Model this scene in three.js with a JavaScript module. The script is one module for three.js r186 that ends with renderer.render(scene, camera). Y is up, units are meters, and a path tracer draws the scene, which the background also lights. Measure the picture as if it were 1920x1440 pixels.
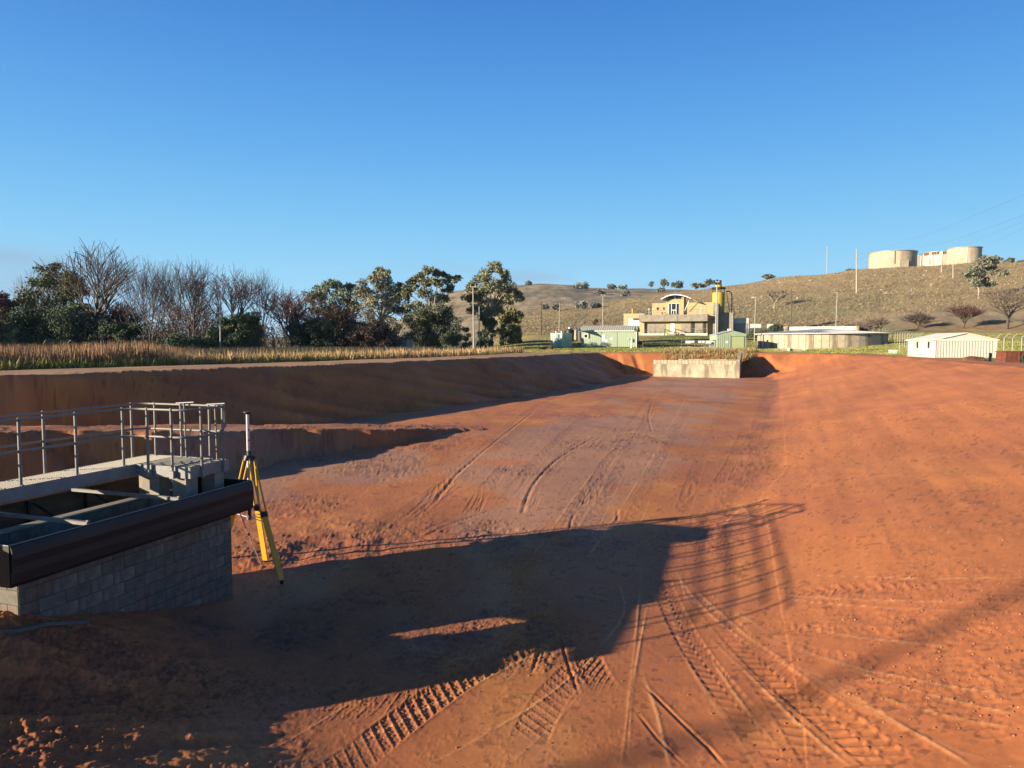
import * as THREE from 'three';
import { mergeGeometries } from 'three/addons/utils/BufferGeometryUtils.js';

// ---------------------------------------------------------------- camera, sky, sun, exposure
const EYE = 4.75, FPX = 1331, HORIZON = 645;
const PITCH = Math.atan((720 - HORIZON) / FPX);
const scene = new THREE.Scene();
const camera = new THREE.PerspectiveCamera(2 * Math.atan(720 / FPX) * 180 / Math.PI, 4 / 3, 0.1, 6000);
camera.position.set(0, EYE, 0);
camera.rotation.x = -PITCH;
scene.add(camera);
const EXPOSURE = 2.5;
const SUN_AZ = 66 * Math.PI / 180, SUN_EL = 12.5 * Math.PI / 180;   // shadows run 66 degrees right of the view
const sunDir = new THREE.Vector3(-Math.sin(SUN_AZ) * Math.cos(SUN_EL), Math.sin(SUN_EL), Math.cos(SUN_AZ) * Math.cos(SUN_EL));
const sun = new THREE.DirectionalLight(new THREE.Color(1.0, 0.82, 0.60), 5);
sun.position.copy(sunDir).multiplyScalar(300); sun.castShadow = true; sun.shadow.radius = 0.8;
sun.shadow.mapSize.set(4096, 4096);
Object.assign(sun.shadow.camera, { left: -200, right: 200, top: 120, bottom: -120, near: 1, far: 900 });
scene.add(sun); scene.add(sun.target);

const lin = (c) => { c /= 255; return c <= 0.04045 ? c / 12.92 : Math.pow((c + 0.055) / 1.055, 2.4); };
function rng(seed) { let a = seed >>> 0; return () => { a = (a + 0x6D2B79F5) | 0; let t = Math.imul(a ^ (a >>> 15), 1 | a); t = (t + Math.imul(t ^ (t >>> 7), 61 | t)) ^ t; return ((t ^ (t >>> 14)) >>> 0) / 4294967296; }; }
const PERM = new Float32Array(65536); { const r = rng(7); for (let i = 0; i < 65536; i++) PERM[i] = r(); }
function vn(x, y) {                                  // value noise 0..1
  const xi = Math.floor(x), yi = Math.floor(y); let u = x - xi, v = y - yi; u = u * u * (3 - 2 * u); v = v * v * (3 - 2 * v);
  const a = (xi & 255), b = ((xi + 1) & 255), c = (yi & 255) << 8, d = ((yi + 1) & 255) << 8;
  const p = PERM[a + c], q = PERM[b + c], r = PERM[a + d], s = PERM[b + d];
  return p + (q - p) * u + (r - p) * v + (p - q - r + s) * u * v;
}
const fbm = (x, y, o) => { let s = 0, a = 0.5, t = 0; for (let i = 0; i < o; i++) { s += a * vn(x, y); t += a; a *= 0.5; x = x * 2.03 + 17.3; y = y * 2.03 + 5.7; } return s / t; };
const sst = (a, b, x) => { const t = Math.min(1, Math.max(0, (x - a) / (b - a))); return t * t * (3 - 2 * t); };
const clamp = (x, a, b) => Math.min(b, Math.max(a, x)), mix = (a, b, t) => a + (b - a) * t;

{ // the sky: a clear winter-morning gradient with thin streaks of cloud low down
  const W = 1024, H = 512, data = new Float32Array(W * H * 4);
  const stops = [[-90, 150, 165, 180], [-2, 168, 196, 222], [0, 176, 212, 240], [3, 166, 218, 249], [6, 150, 212, 249], [10, 126, 196, 245], [15, 102, 174, 238], [20, 84, 154, 227], [26, 66, 132, 211], [36, 38, 82, 150], [55, 24, 52, 100], [90, 18, 40, 80]];
  for (let j = 0; j < H; j++) for (let i = 0; i < W; i++) {
    const el = ((j + 0.5) / H - 0.5) * 180, az = ((i + 0.5) / W) * 360;       // row 0 looks down
    let k = 0; while (k < stops.length - 2 && el > stops[k + 1][0]) k++;
    const t = clamp((el - stops[k][0]) / (stops[k + 1][0] - stops[k][0]), 0, 1);
    let c = [1, 2, 3].map((q) => lin(mix(stops[k][q], stops[k + 1][q], t)));
    const phi = (az - 180) / 180 * Math.PI;                                    // direction of this texel
    const dx = Math.cos(el * Math.PI / 180) * Math.cos(phi), dy = Math.sin(el * Math.PI / 180), dz = Math.cos(el * Math.PI / 180) * Math.sin(phi);
    const cs = dx * sunDir.x + dy * sunDir.y + dz * sunDir.z;                  // forward scatter round the sun
    const g = 0.10 * Math.pow(Math.max(0, 0.5 + 0.5 * cs), 6) + 0.35 * Math.pow(Math.max(0, cs), 40);
    c = [c[0] + g * 0.95, c[1] + g * 0.75, c[2] + g * 0.5];
    const rel = Math.atan2(dx, -dz) * 180 / Math.PI;                           // degrees right of the view
    if (el > 0 && el < 9) {                                                    // streaks
      const n = fbm(rel * 0.16 + 40, el * 1.9 + rel * 0.03, 4);
      const band = Math.exp(-Math.pow((el - 4.9) / 1.3, 2));
      const left = sst(-22, -36, rel), mid = Math.exp(-Math.pow((rel - 1) / 14, 2)) * 0.55;
      const a = clamp(sst(0.45, 0.78, n) * band * (0.9 * left + mid) + 0.4 * left * sst(6.8, 5.8, el) * sst(1, 3, el), 0, 0.8);
      const cl = [lin(158), lin(180), lin(206)];
      c = c.map((v, q) => mix(v, cl[q], a));
    }
    const o = (j * W + i) * 4; for (let q = 0; q < 3; q++) data[o + q] = c[q] / EXPOSURE; data[o + 3] = 1;
  }
  const sky = new THREE.DataTexture(data, W, H, THREE.RGBAFormat, THREE.FloatType);
  sky.mapping = THREE.EquirectangularReflectionMapping; sky.magFilter = THREE.LinearFilter; sky.minFilter = THREE.LinearFilter; sky.needsUpdate = true;
  scene.background = sky; scene.environment = sky;
}
scene.fog = new THREE.FogExp2(new THREE.Color().setRGB(0.62, 0.76, 0.92), 0.00006);
const renderer = new THREE.WebGLRenderer({ antialias: true });
renderer.toneMapping = THREE.LinearToneMapping; renderer.toneMappingExposure = EXPOSURE;
renderer.shadowMap.enabled = true; renderer.outputColorSpace = THREE.SRGBColorSpace;

// ---------------------------------------------------------------- helpers
const V = (x, y, z) => new THREE.Vector3(x, y, z);
const used = {};
function numbered(n) { const k = used[n] = (used[n] ?? -1) + 1; return k ? `${n}_${String(k).padStart(3, '0')}` : n; }
function tag(o, label, category, group, kind) { if (label) o.userData.label = label; if (category) o.userData.category = category; if (group) o.userData.group = group; if (kind) o.userData.kind = kind; return o; }
function thing(name, label, category, pos = [0, 0, 0], turn = 0, group) {
  const g = new THREE.Group(); g.name = numbered(name); g.position.set(...pos); g.rotation.y = turn; scene.add(g); return tag(g, label, category, group);
}
function part(name, geos, mat, parent) {
  const list = Array.isArray(geos) ? geos : [geos];
  const m = new THREE.Mesh(list.length > 1 ? mergeGeometries(list.map((g) => g.index ? g.toNonIndexed() : g)) : list[0], mat);
  m.name = parent ? name : numbered(name); m.castShadow = m.receiveShadow = true; (parent || scene).add(m); return m;
}
function ray(px, py) { const v = V(px - 960, -(py - 720), -FPX); return v.applyAxisAngle(V(1, 0, 0), -PITCH); }
function at(px, py, D) { const r = ray(px, py), t = D / -r.z; return V(r.x * t, EYE + r.y * t, -D); }   // a pixel of the photo at a distance
function onH(px, py, h) { const r = ray(px, py), t = (h - EYE) / r.y; return V(r.x * t, h, r.z * t); }   // a pixel of the photo at a height
function fixUV(g, sx, sy) { const uv = g.attributes.uv; for (let i = 0; i < uv.count; i++) uv.setXY(i, uv.getX(i) * sx, uv.getY(i) * sy); return g; }
function bx(w, h, d, x = 0, y = 0, z = 0, ry = 0, rx = 0, rz = 0) {     // box, uv in metres
  const g = new THREE.BoxGeometry(w, h, d), uv = g.attributes.uv, dims = [[d, h], [d, h], [w, d], [w, d], [w, h], [w, h]];
  for (let i = 0; i < uv.count; i++) { const [a, b] = dims[Math.floor(i / 4)]; uv.setXY(i, uv.getX(i) * a + x * 0.37 + z * 0.21, uv.getY(i) * b + y); }
  if (rx) g.rotateX(rx); if (rz) g.rotateZ(rz); if (ry) g.rotateY(ry); g.translate(x, y, z); return g;
}
const bb = (x0, x1, y0, y1, z0, z1) => bx(x1 - x0, y1 - y0, z1 - z0, (x0 + x1) / 2, (y0 + y1) / 2, (z0 + z1) / 2);
function rod(a, b, r1, r2 = r1, seg = 8, open = false) {
  a = Array.isArray(a) ? V(...a) : a; b = Array.isArray(b) ? V(...b) : b;
  const d = b.clone().sub(a), L = d.length(), g = new THREE.CylinderGeometry(r2, r1, L, seg, 1, open); fixUV(g, r1 * 6.28, L);
  g.translate(0, L / 2, 0); g.applyQuaternion(new THREE.Quaternion().setFromUnitVectors(V(0, 1, 0), d.normalize())); g.translate(a.x, a.y, a.z); return g;
}
function bar(a, b, w, h) {                             // rectangular bar between two points, h upright
  a = V(...a); b = V(...b); const d = b.clone().sub(a), L = d.length(), g = new THREE.BoxGeometry(w, h, L); d.normalize();
  const m = new THREE.Matrix4().lookAt(d, V(0, 0, 0), Math.abs(d.y) > 0.99 ? V(1, 0, 0) : V(0, 1, 0)); g.applyMatrix4(m); g.translate((a.x + b.x) / 2, (a.y + b.y) / 2, (a.z + b.z) / 2); return g;
}
function tube(pts, r, seg = 24, rad = 7) { return new THREE.TubeGeometry(new THREE.CatmullRomCurve3(pts.map((p) => V(...p)), false, 'catmullrom', 0.15), seg, r, rad); }
function extr(pts, depth) { const s = new THREE.Shape(pts.map((p) => new THREE.Vector2(...p))); return new THREE.ExtrudeGeometry(s, { depth, bevelEnabled: false }); }
const tri = (g) => (g.index ? g.index.count : g.attributes.position.count) / 3;

// noise textures: fn(u, v) -> [r, g, b] linear 0..1, periodic enough at the sizes used
function noiseTex(size, fn, srgb = true) {
  const d = new Uint8Array(size * size * 4);
  for (let j = 0; j < size; j++) for (let i = 0; i < size; i++) {
    const c = fn(i / size, j / size), o = (j * size + i) * 4;
    for (let q = 0; q < 3; q++) { const v = clamp(c[q], 0, 1); d[o + q] = 255 * (srgb ? (v <= 0.0031308 ? v * 12.92 : 1.055 * Math.pow(v, 1 / 2.4) - 0.055) : v); } d[o + 3] = 255;
  }
  const t = new THREE.DataTexture(d, size, size); t.wrapS = t.wrapT = THREE.RepeatWrapping; t.magFilter = THREE.LinearFilter; t.minFilter = THREE.LinearMipmapLinearFilter; t.generateMipmaps = true;
  if (srgb) t.colorSpace = THREE.SRGBColorSpace; t.needsUpdate = true; return t;
}
const std = (r, g, b, rough = 0.85, o = {}) => new THREE.MeshStandardMaterial({ color: new THREE.Color().setRGB(r, g, b), roughness: rough, ...o });
function grainy(base, amp, rough, scale = 0.4, stain = 0, stainCol = [0.05, 0.045, 0.04], seed = 0) {   // a weathered surface: grain and blotches, uv in metres
  const map = noiseTex(256, (u, v) => {
    const f = fbm(u * 8 + seed, v * 8 + seed, 4), g = fbm(u * 60 + seed, v * 60, 2), st = stain ? stain * sst(0.5, 0.75, fbm(u * 14 + 9 + seed, v * 3 + seed, 3)) : 0;
    const k = 1 + amp * ((f - 0.5) * 1.6 + (g - 0.5) * 0.8); return base.map((c, q) => mix(c * k, stainCol[q], st));
  });
  map.repeat.set(scale, scale);
  return new THREE.MeshStandardMaterial({ map, roughness: rough });
}
const M = {
  block: [0, 1, 2, 3].map((k) => grainy(k === 3 ? [0.155, 0.125, 0.10] : [0.12 + 0.022 * k, 0.115 + 0.02 * k, 0.098 + 0.017 * k], 0.4, 0.92, 1.1, 0.4, [0.06, 0.05, 0.042], k * 11)),
  mortar: std(0.06, 0.057, 0.052, 0.95),
  concrete: grainy([0.25, 0.23, 0.185], 0.35, 0.9, 0.3, 0.5, [0.17, 0.15, 0.11]),
  oldConcrete: grainy([0.38, 0.335, 0.24], 0.5, 0.9, 0.12, 0.75, [0.13, 0.11, 0.07], 5),
  tankConcrete: grainy([0.42, 0.36, 0.26], 0.4, 0.9, 0.1, 0.6, [0.2, 0.17, 0.13], 3),
  tankTan: grainy([0.40, 0.335, 0.24], 0.3, 0.9, 0.05, 0.4, [0.25, 0.17, 0.10], 8),
  tankWhite: grainy([0.44, 0.40, 0.36], 0.3, 0.8, 0.07, 0.8, [0.20, 0.11, 0.08], 2),
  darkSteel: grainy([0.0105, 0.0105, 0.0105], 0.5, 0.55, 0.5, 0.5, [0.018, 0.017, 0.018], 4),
  galv: grainy([0.19, 0.2, 0.2], 0.3, 0.5, 0.8, 0.3, [0.24, 0.25, 0.26], 6),
  steelTube: grainy([0.19, 0.187, 0.17], 0.3, 0.5, 0.8, 0.4, [0.13, 0.125, 0.115], 7), grate: grainy([0.30, 0.285, 0.24], 0.2, 0.5, 0.8, 0.2, [0.3, 0.28, 0.24], 7),
  yellowBrick: grainy([0.42, 0.33, 0.18], 0.25, 0.9, 0.4, 0.25, [0.36, 0.24, 0.10], 1),
  cream: grainy([0.52, 0.48, 0.36], 0.12, 0.7, 0.3, 0.15, [0.5, 0.42, 0.25], 2),
  shedWhite: grainy([0.52, 0.50, 0.43], 0.1, 0.6, 0.3, 0.15, [0.42, 0.40, 0.33], 9),
  whitePaint: grainy([0.72, 0.70, 0.62], 0.1, 0.6, 0.3, 0.1, [0.5, 0.46, 0.38], 9),
  greenSheet: grainy([0.30, 0.38, 0.26], 0.12, 0.55, 0.2, 0.2, [0.25, 0.31, 0.22], 3),
  greenDoor: grainy([0.34, 0.40, 0.20], 0.1, 0.6, 0.2, 0.1, [0.22, 0.3, 0.12], 3),
  greenBox: grainy([0.34, 0.50, 0.42], 0.15, 0.55, 0.2, 0.2, [0.25, 0.40, 0.33], 4),
  roofSheet: grainy([0.26, 0.28, 0.25], 0.2, 0.5, 0.2, 0.3, [0.18, 0.2, 0.18], 6),
  zinc: grainy([0.44, 0.45, 0.44], 0.15, 0.5, 0.2, 0.2, [0.33, 0.33, 0.31], 6),
  glass: std(0.02, 0.025, 0.03, 0.12),
  dark: std(0.015, 0.015, 0.017, 0.7), black: std(0.02, 0.02, 0.021, 0.5), rubber: std(0.025, 0.024, 0.023, 0.8),
  yellow: grainy([0.62, 0.36, 0.02], 0.15, 0.45, 0.6, 0.15, [0.45, 0.25, 0.03], 2),
  yellowSilo: grainy([0.40, 0.31, 0.04], 0.12, 0.6, 0.1, 0.2, [0.38, 0.27, 0.04], 2),
  alu: std(0.55, 0.55, 0.56, 0.35, { metalness: 0.5 }), white: std(0.75, 0.75, 0.72, 0.6),
  timberPole: grainy([0.10, 0.085, 0.07], 0.4, 0.95, 0.5, 0.3, [0.05, 0.045, 0.04], 2),
  polePale: grainy([0.36, 0.34, 0.29], 0.15, 0.7, 0.5, 0.1, [0.28, 0.26, 0.22], 2),
  rust: grainy([0.13, 0.04, 0.02], 0.6, 0.9, 0.5, 0.5, [0.05, 0.02, 0.015], 3),
  hose: std(0.12, 0.11, 0.095, 0.8), red: std(0.5, 0.04, 0.03, 0.6), green: std(0.05, 0.16, 0.06, 0.6), wire: std(0.09, 0.09, 0.09, 0.6), blueCar: std(0.015, 0.03, 0.07, 0.25),
  bark: grainy([0.085, 0.07, 0.058], 0.5, 0.95, 0.5, 0.3, [0.04, 0.035, 0.03], 1), barkPale: grainy([0.34, 0.29, 0.22], 0.4, 0.9, 0.5, 0.3, [0.16, 0.13, 0.10], 1),
  twig: std(0.085, 0.066, 0.055, 0.95), twigRed: std(0.11, 0.058, 0.05, 0.95), twigPale: std(0.20, 0.16, 0.12, 0.95),
};

// ---------------------------------------------------------------- terrain: heights by (x, d), d metres ahead of the camera
const SLOPE_FLOOR = (d) => clamp((d - 13) * 0.0125, 0, 0.95);
const CREST = (d) => 3.4 + 0.22 * sst(30, 90, d) - 0.9 * sst(9, 0, d);
const crestPoly = [[-40, 17], [-27, 23.5], [-21.3, 29.5], [-18.8, 35.2], [-14.4, 41.8], [-11.3, 47], [-4.9, 57.5], [3.4, 73], [8.6, 89], [11.5, 95], [24, 93], [35, 89], [36.4, 82], [35.8, 69], [28.2, 38.5], [21.5, 12], [17, 3], [10, -5], [-4, -6], [-16, -4], [-25, 2], [-34, 6]];
const toePoly = [[-36, 21], [-23, 28.5], [-15.2, 32.5], [-12.5, 37.5], [-9, 42.6], [-5.4, 46.5], [1.3, 57], [10, 74], [13, 84.5], [15, 88.5], [24, 86.5], [29, 82.5], [28.5, 78], [8.4, 26], [5.7, 21.4], [2.9, 12], [1.6, 7], [0, 6], [-6.4, 15.2], [-14, 15], [-26, 12.5], [-38, 14]];
function prep(poly) { return poly.map((p, i) => { const q = poly[(i + 1) % poly.length]; return [p[0], p[1], q[0] - p[0], q[1] - p[1], 1 / ((q[0] - p[0]) ** 2 + (q[1] - p[1]) ** 2)]; }); }
const CP = prep(crestPoly), TP = prep(toePoly);
function sdf(P, x, d) {                                // negative inside
  let m = 1e9, inside = false;
  for (const s of P) {
    const px = x - s[0], pd = d - s[1], t = clamp((px * s[2] + pd * s[3]) * s[4], 0, 1), ex = px - s[2] * t, ed = pd - s[3] * t, q = ex * ex + ed * ed; if (q < m) m = q;
    if ((s[1] > d) !== (s[1] + s[3] > d) && x < s[2] * (d - s[1]) / s[3] + s[0]) inside = !inside;
  }
  return inside ? -Math.sqrt(m) : Math.sqrt(m);
}
const curve = (pts) => (x) => { if (x <= pts[0][0]) return pts[0][1]; for (let i = 1; i < pts.length; i++) if (x <= pts[i][0]) { const t = (x - pts[i - 1][0]) / (pts[i][0] - pts[i - 1][0]); return mix(pts[i - 1][1], pts[i][1], t * t * (3 - 2 * t) * 0.5 + t * 0.5); } return pts[pts.length - 1][1]; };
const ridgeNear = curve([[600, 640], [800, 630], [900, 608], [980, 584], [1100, 573], [1200, 558], [1290, 546], [1360, 536], [1500, 517], [1630, 505.5], [1720, 500], [1780, 497], [1870, 496], [1960, 492], [2200, 488], [2600, 500], [3200, 540]]);
const ridgeFar = curve([[-400, 640], [300, 634], [500, 634], [700, 618], [800, 578], [845, 547], [900, 541], [960, 535.5], [1010, 533], [1070, 535.5], [1100, 540.5], [1200, 542], [1300, 545], [1500, 548], [2600, 560]]);
function field(x, d) {                                 // outside the pit
  const r = Math.hypot(x, d), px = d > 0.15 * r ? 960 + FPX * x / d : (x > 0 ? 4000 : -4000), right = sst(860, 1010, px) * sst(4000, 2400, px);
  let h = CREST(d) + right * (sst(96, 132, d) * 0.35 + clamp((d - 128) / 57, 0, 1) * 3.0 + clamp((d - 185) / 40, 0, 1) * 0.8);
  h += right * sst(1500, 1760, px) * sst(60, 120, d) * 1.2 - (1 - right) * sst(30, 60, r) * 0.35 * sst(150, 90, r);
  const cosA = Math.max(0.3, d / r), pc = clamp(px, -400, 2600);
  if (r > 200 && px > 500 && px < 3600) {
    const Rn = mix(520, 400, sst(1150, 1640, px)) * (1 - 0.15 * sst(1900, 2600, px)), R0 = 215;
    const eN = EYE + (HORIZON - ridgeNear(px)) * Rn * cosA / FPX, s = (r - R0) / (Rn - R0);
    if (s > 0) { const k = s < 1 ? Math.pow(s, 1.12) * (1 - 0.12 * s * s) / 0.88 : 1 - 0.25 * sst(1, 1.7, s) - 0.1 * Math.max(0, s - 1); h = mix(h, Math.max(h, h + (eN - h) * k), sst(500, 900, px) * sst(3600, 3000, px)); }
  }
  if (r > 560) { const Rf = 1050, eF = EYE + (HORIZON - ridgeFar(pc)) * Rf * cosA / FPX, t = (r - 560) / (Rf - 560); const k = t < 1 ? sst(0, 1, t) * 0.35 + t * 0.65 : 1 - 0.2 * sst(1, 1.6, t); h = Math.max(h, mix(h, eF, clamp(k, 0, 1))); }
  return h;
}
// the access ramp that comes down into the pit on the left
const RAMP = [-2.6, 38.2, -20.5, 18.2];
function ramp(x, d) {
  const dx = RAMP[2] - RAMP[0], dd = RAMP[3] - RAMP[1], L = Math.hypot(dx, dd), s = ((x - RAMP[0]) * dx + (d - RAMP[1]) * dd) / L, w = ((x - RAMP[0]) * dd - (d - RAMP[1]) * dx) / L;
  const e = mix(0.30, 2.55, clamp(s / L, -0.15, 1)) + 0.12 * (fbm(x * 0.7, d * 0.7, 3) - 0.5), hw = 1.3 + 1.5 * (fbm(s * 0.35 + 3, 2.2, 3) - 0.5) + 0.5 * (vn(s * 1.6, w) - 0.5);
  return e - Math.max(0, Math.abs(w) - hw) * (0.8 + 0.4 * vn(s * 0.5, 9.1)) - Math.max(0, -s) * 0.35;
}
function base(x, d) {                                  // smooth ground without relief
  const c = sdf(CP, x, d);
  let h;
  if (c > 0) { h = field(x, d); if (c < 16) h = mix(CREST(d), h, sst(4, 16, c)); }
  else {
    const t = sdf(TP, x, d), f = SLOPE_FLOOR(d);
    if (t <= 0) h = f; else { let k = t / (t - c); const e = 0.10; k = k < e ? k * k / (2 * e) : (k - e / 2) / (1 - e / 2); if (k > 0.93) k = 0.93 + (k - 0.93) * 0.75 ; h = mix(f, CREST(d), k); }
  }
  if (d > 12 && d < 44 && x < 2) h = Math.max(h, ramp(x, d));
  if (x < 0 && x > -16 && d < 18) {                     // spoil banked against the block chamber
    const w = -(x + 5.2) * 0.3225 - (d - 12.9) * 0.9466, n = -(x + 4.864) * 0.9466 + (d - 13.156) * 0.3225, q = n < 0.4 ? (n - 0.4) / 1.5 : (n - 0.4) / 2.6;
    if (w > 0) h += 0.62 * Math.min(1, w / 4.2) * Math.exp(-q * q - (w > 4.2 ? ((w - 4.2) / 1.1) ** 2 : 0));
  }
  return h;
}
function hitD(px, py) {                                // how far away the ground lies under a pixel of the photo
  let D = 60; for (; D < 1500; D *= 1.008) { const p = at(px, py, D); if (p.y <= base(p.x, D)) break; } return D;
}
const gy = (x, d) => base(x, d);
const floorAt = (px, py) => { let h = 0.2; for (let i = 0; i < 8; i++) { const p = onH(px, py, h); h = mix(h, base(p.x, -p.z), 0.8); } const p = onH(px, py, h); return [p.x, -p.z]; };
// ---------------------------------------------------------------- wheel tracks and scraped lines (photo pixels on the floor -> metres)
const TRACKS = [];   // {pts, w, type, depth}
function trk(type, w, depth, px) {
  const raw = px.map((p) => floorAt(...p)), c = new THREE.CatmullRomCurve3(raw.map((p) => V(p[0], 0, p[1]))), L = c.getLength(), n = clamp(Math.round(L / 0.6), 4, 90);
  const pts = c.getSpacedPoints(n).map((p) => [p.x, p.z]);
  let b = [1e9, 1e9, -1e9, -1e9]; for (const p of pts) { b = [Math.min(b[0], p[0] - w), Math.min(b[1], p[1] - w), Math.max(b[2], p[0] + w), Math.max(b[3], p[1] + w)]; }
  TRACKS.push({ pts, w, type, depth: depth * (type === 'ridge' ? 0.42 : type === 'groove' ? 0.3 : type === 'bars' ? 0.4 : 0.5), b, step: L / n, seed: TRACKS.length * 3.7 });
}
trk('lug', 0.27, 0.032, [[600, 1470], [700, 1397], [790, 1328], [880, 1268], [960, 1225], [1010, 1195]]);
trk('lug', 0.24, 0.035, [[560, 1345], [640, 1335], [750, 1320], [830, 1290]]);
trk('bars', 0.26, 0.04, [[1290, 1090], [1350, 1160], [1450, 1260], [1560, 1345], [1690, 1450]]);
trk('bars', 0.22, 0.03, [[1235, 1080], [1290, 1200], [1370, 1310], [1470, 1420], [1500, 1460]]);
trk('lug', 0.22, 0.03, [[1095, 1215], [1120, 1270], [1150, 1310]]);
trk('lug', 0.25, 0.03, [[985, 1400], [1010, 1350], [1040, 1300], [1100, 1240]]);
trk('bars', 0.26, 0.035, [[1440, 1120], [1560, 1105], [1700, 1105], [1930, 1112]]);
trk('bars', 0.25, 0.03, [[1420, 1170], [1560, 1185], [1700, 1190], [1930, 1190]]);
trk('bars', 0.25, 0.03, [[1440, 1205], [1560, 1235], [1680, 1240]]);
trk('bars', 0.25, 0.025, [[1800, 1070], [1930, 1065]]);
for (const [d, p] of [[0.02, [[1560, 1240], [1700, 1300], [1940, 1400]]], [0.02, [[1480, 1250], [1600, 1330], [1740, 1440]]], [0.016, [[1500, 1150], [1700, 1165], [1930, 1175]]], [0.022, [[1400, 1230], [1480, 1330], [1560, 1450]]], [0.018, [[1640, 1260], [1800, 1300], [1930, 1320]]], [0.016, [[700, 1260], [860, 1220], [960, 1190]]], [0.02, [[300, 1330], [520, 1330], [700, 1300]]], [0.02, [[250, 1400], [420, 1380], [560, 1370]]]]) trk('bars', 0.24, d, p);
for (const p of [[[762, 978], [800, 945], [840, 905], [865, 885]], [[878, 970], [905, 925], [935, 888], [952, 868]], [[990, 950], [1015, 905], [1050, 862], [1095, 825]], [[1095, 955], [1112, 920], [1125, 890]], [[1125, 880], [1160, 845], [1200, 815]], [[1378, 905], [1405, 840], [1428, 770], [1440, 730]], [[1350, 910], [1380, 850], [1400, 800]], [[1210, 790], [1222, 760], [1216, 735]]]) trk('lug', 0.26, 0.018, p);
for (const p of [[[700, 1010], [860, 880], [1010, 760], [1120, 716]], [[735, 1010], [885, 885], [1030, 765], [1132, 716]], [[900, 1000], [1010, 860], [1110, 770], [1180, 718]], [[1060, 1000], [1130, 880], [1200, 770], [1250, 718]], [[1100, 1000], [1160, 885], [1220, 775], [1262, 718]], [[1180, 990], [1230, 880], [1290, 770], [1320, 718]], [[1280, 960], [1310, 870], [1350, 780], [1370, 722]], [[600, 960], [800, 860], [950, 770], [1060, 722]], [[520, 960], [700, 905], [860, 830]]]) trk('bars', 0.24, 0.016, p);
for (const [d, p] of [[0.028, [[1165, 1450], [1178, 1330], [1192, 1200], [1205, 1045]]], [0.022, [[780, 1450], [900, 1385], [1010, 1320], [1080, 1262], [1135, 1212]]], [0.03, [[1328, 1192], [1420, 1280], [1520, 1375], [1610, 1450]]], [0.02, [[1262, 1065], [1330, 1150], [1460, 1240], [1640, 1340], [1800, 1410], [1920, 1445]]], [0.022, [[1440, 1228], [1600, 1290], [1760, 1340], [1940, 1372]]],
  [0.016, [[1450, 1112], [1560, 1122], [1720, 1128], [1940, 1130]]], [0.016, [[1455, 1121], [1600, 1136], [1760, 1145], [1940, 1152]]], [0.014, [[1225, 1070], [1232, 1120], [1290, 1175]]], [0.014, [[1275, 1075], [1300, 1130], [1420, 1160]]], [0.014, [[1480, 1170], [1640, 1200], [1800, 1215]]], [0.018, [[1180, 1420], [1186, 1300], [1215, 1130]]], [0.016, [[430, 1440], [700, 1300], [900, 1240]]], [0.015, [[1500, 1240], [1640, 1330], [1760, 1400], [1850, 1450]]], [0.014, [[1385, 945], [1405, 975], [1330, 1010]]],
  [0.02, [[1300, 1100], [1400, 1190], [1560, 1290], [1760, 1400], [1850, 1455]]], [0.018, [[1370, 1140], [1500, 1215], [1700, 1290], [1940, 1350]]], [0.018, [[1420, 1190], [1600, 1250], [1800, 1290], [1940, 1310]]], [0.016, [[1245, 1060], [1262, 1160], [1300, 1260], [1380, 1380], [1430, 1455]]], [0.015, [[1200, 1250], [1230, 1330], [1260, 1455]]], [0.018, [[500, 1455], [700, 1380], [880, 1290], [1040, 1210]]], [0.016, [[930, 1455], [1020, 1380], [1100, 1290]]], [0.014, [[560, 940], [760, 905], [950, 850]]], [0.014, [[1500, 1075], [1700, 1085], [1940, 1085]]], [0.014, [[1350, 990], [1420, 940], [1600, 900]]], [0.014, [[1100, 1050], [1180, 930], [1240, 830], [1290, 740]]], [0.014, [[1000, 1040], [1080, 930], [1180, 800], [1240, 730]]],
  [0.02, [[1330, 1230], [1400, 1330], [1480, 1420]]], [0.012, [[1160, 1090], [1170, 1150], [1120, 1220]]]]) trk('ridge', 0.05, d, p);
for (const [d, w, p] of [[0.05, 0.05, [[1047, 1180], [1060, 1230], [1088, 1310]]], [0.06, 0.045, [[1203, 1282], [1260, 1340], [1320, 1395], [1370, 1450]]], [0.04, 0.04, [[1185, 1325], [1240, 1395], [1300, 1450]]], [0.05, 0.05, [[1005, 1180], [1010, 1220], [995, 1270]]], [0.05, 0.12, [[815, 942], [862, 885], [930, 828], [1005, 768]]], [0.05, 0.12, [[978, 965], [1000, 910], [1045, 862], [1118, 818]]], [0.06, 0.10, [[790, 1010], [840, 985], [928, 955]]], [0.05, 0.08, [[780, 1000], [850, 972]]], [0.04, 0.08, [[1065, 1000], [1085, 960], [1150, 985], [1158, 955]]], [0.035, 0.1, [[700, 905], [760, 890], [800, 880]]], [0.035, 0.1, [[620, 900], [760, 850]]], [0.05, 0.1, [[1222, 810], [1216, 780], [1225, 750]]], [0.04, 0.1, [[1330, 800], [1240, 805], [1210, 812]]]]) trk('groove', w, d, p);
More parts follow.
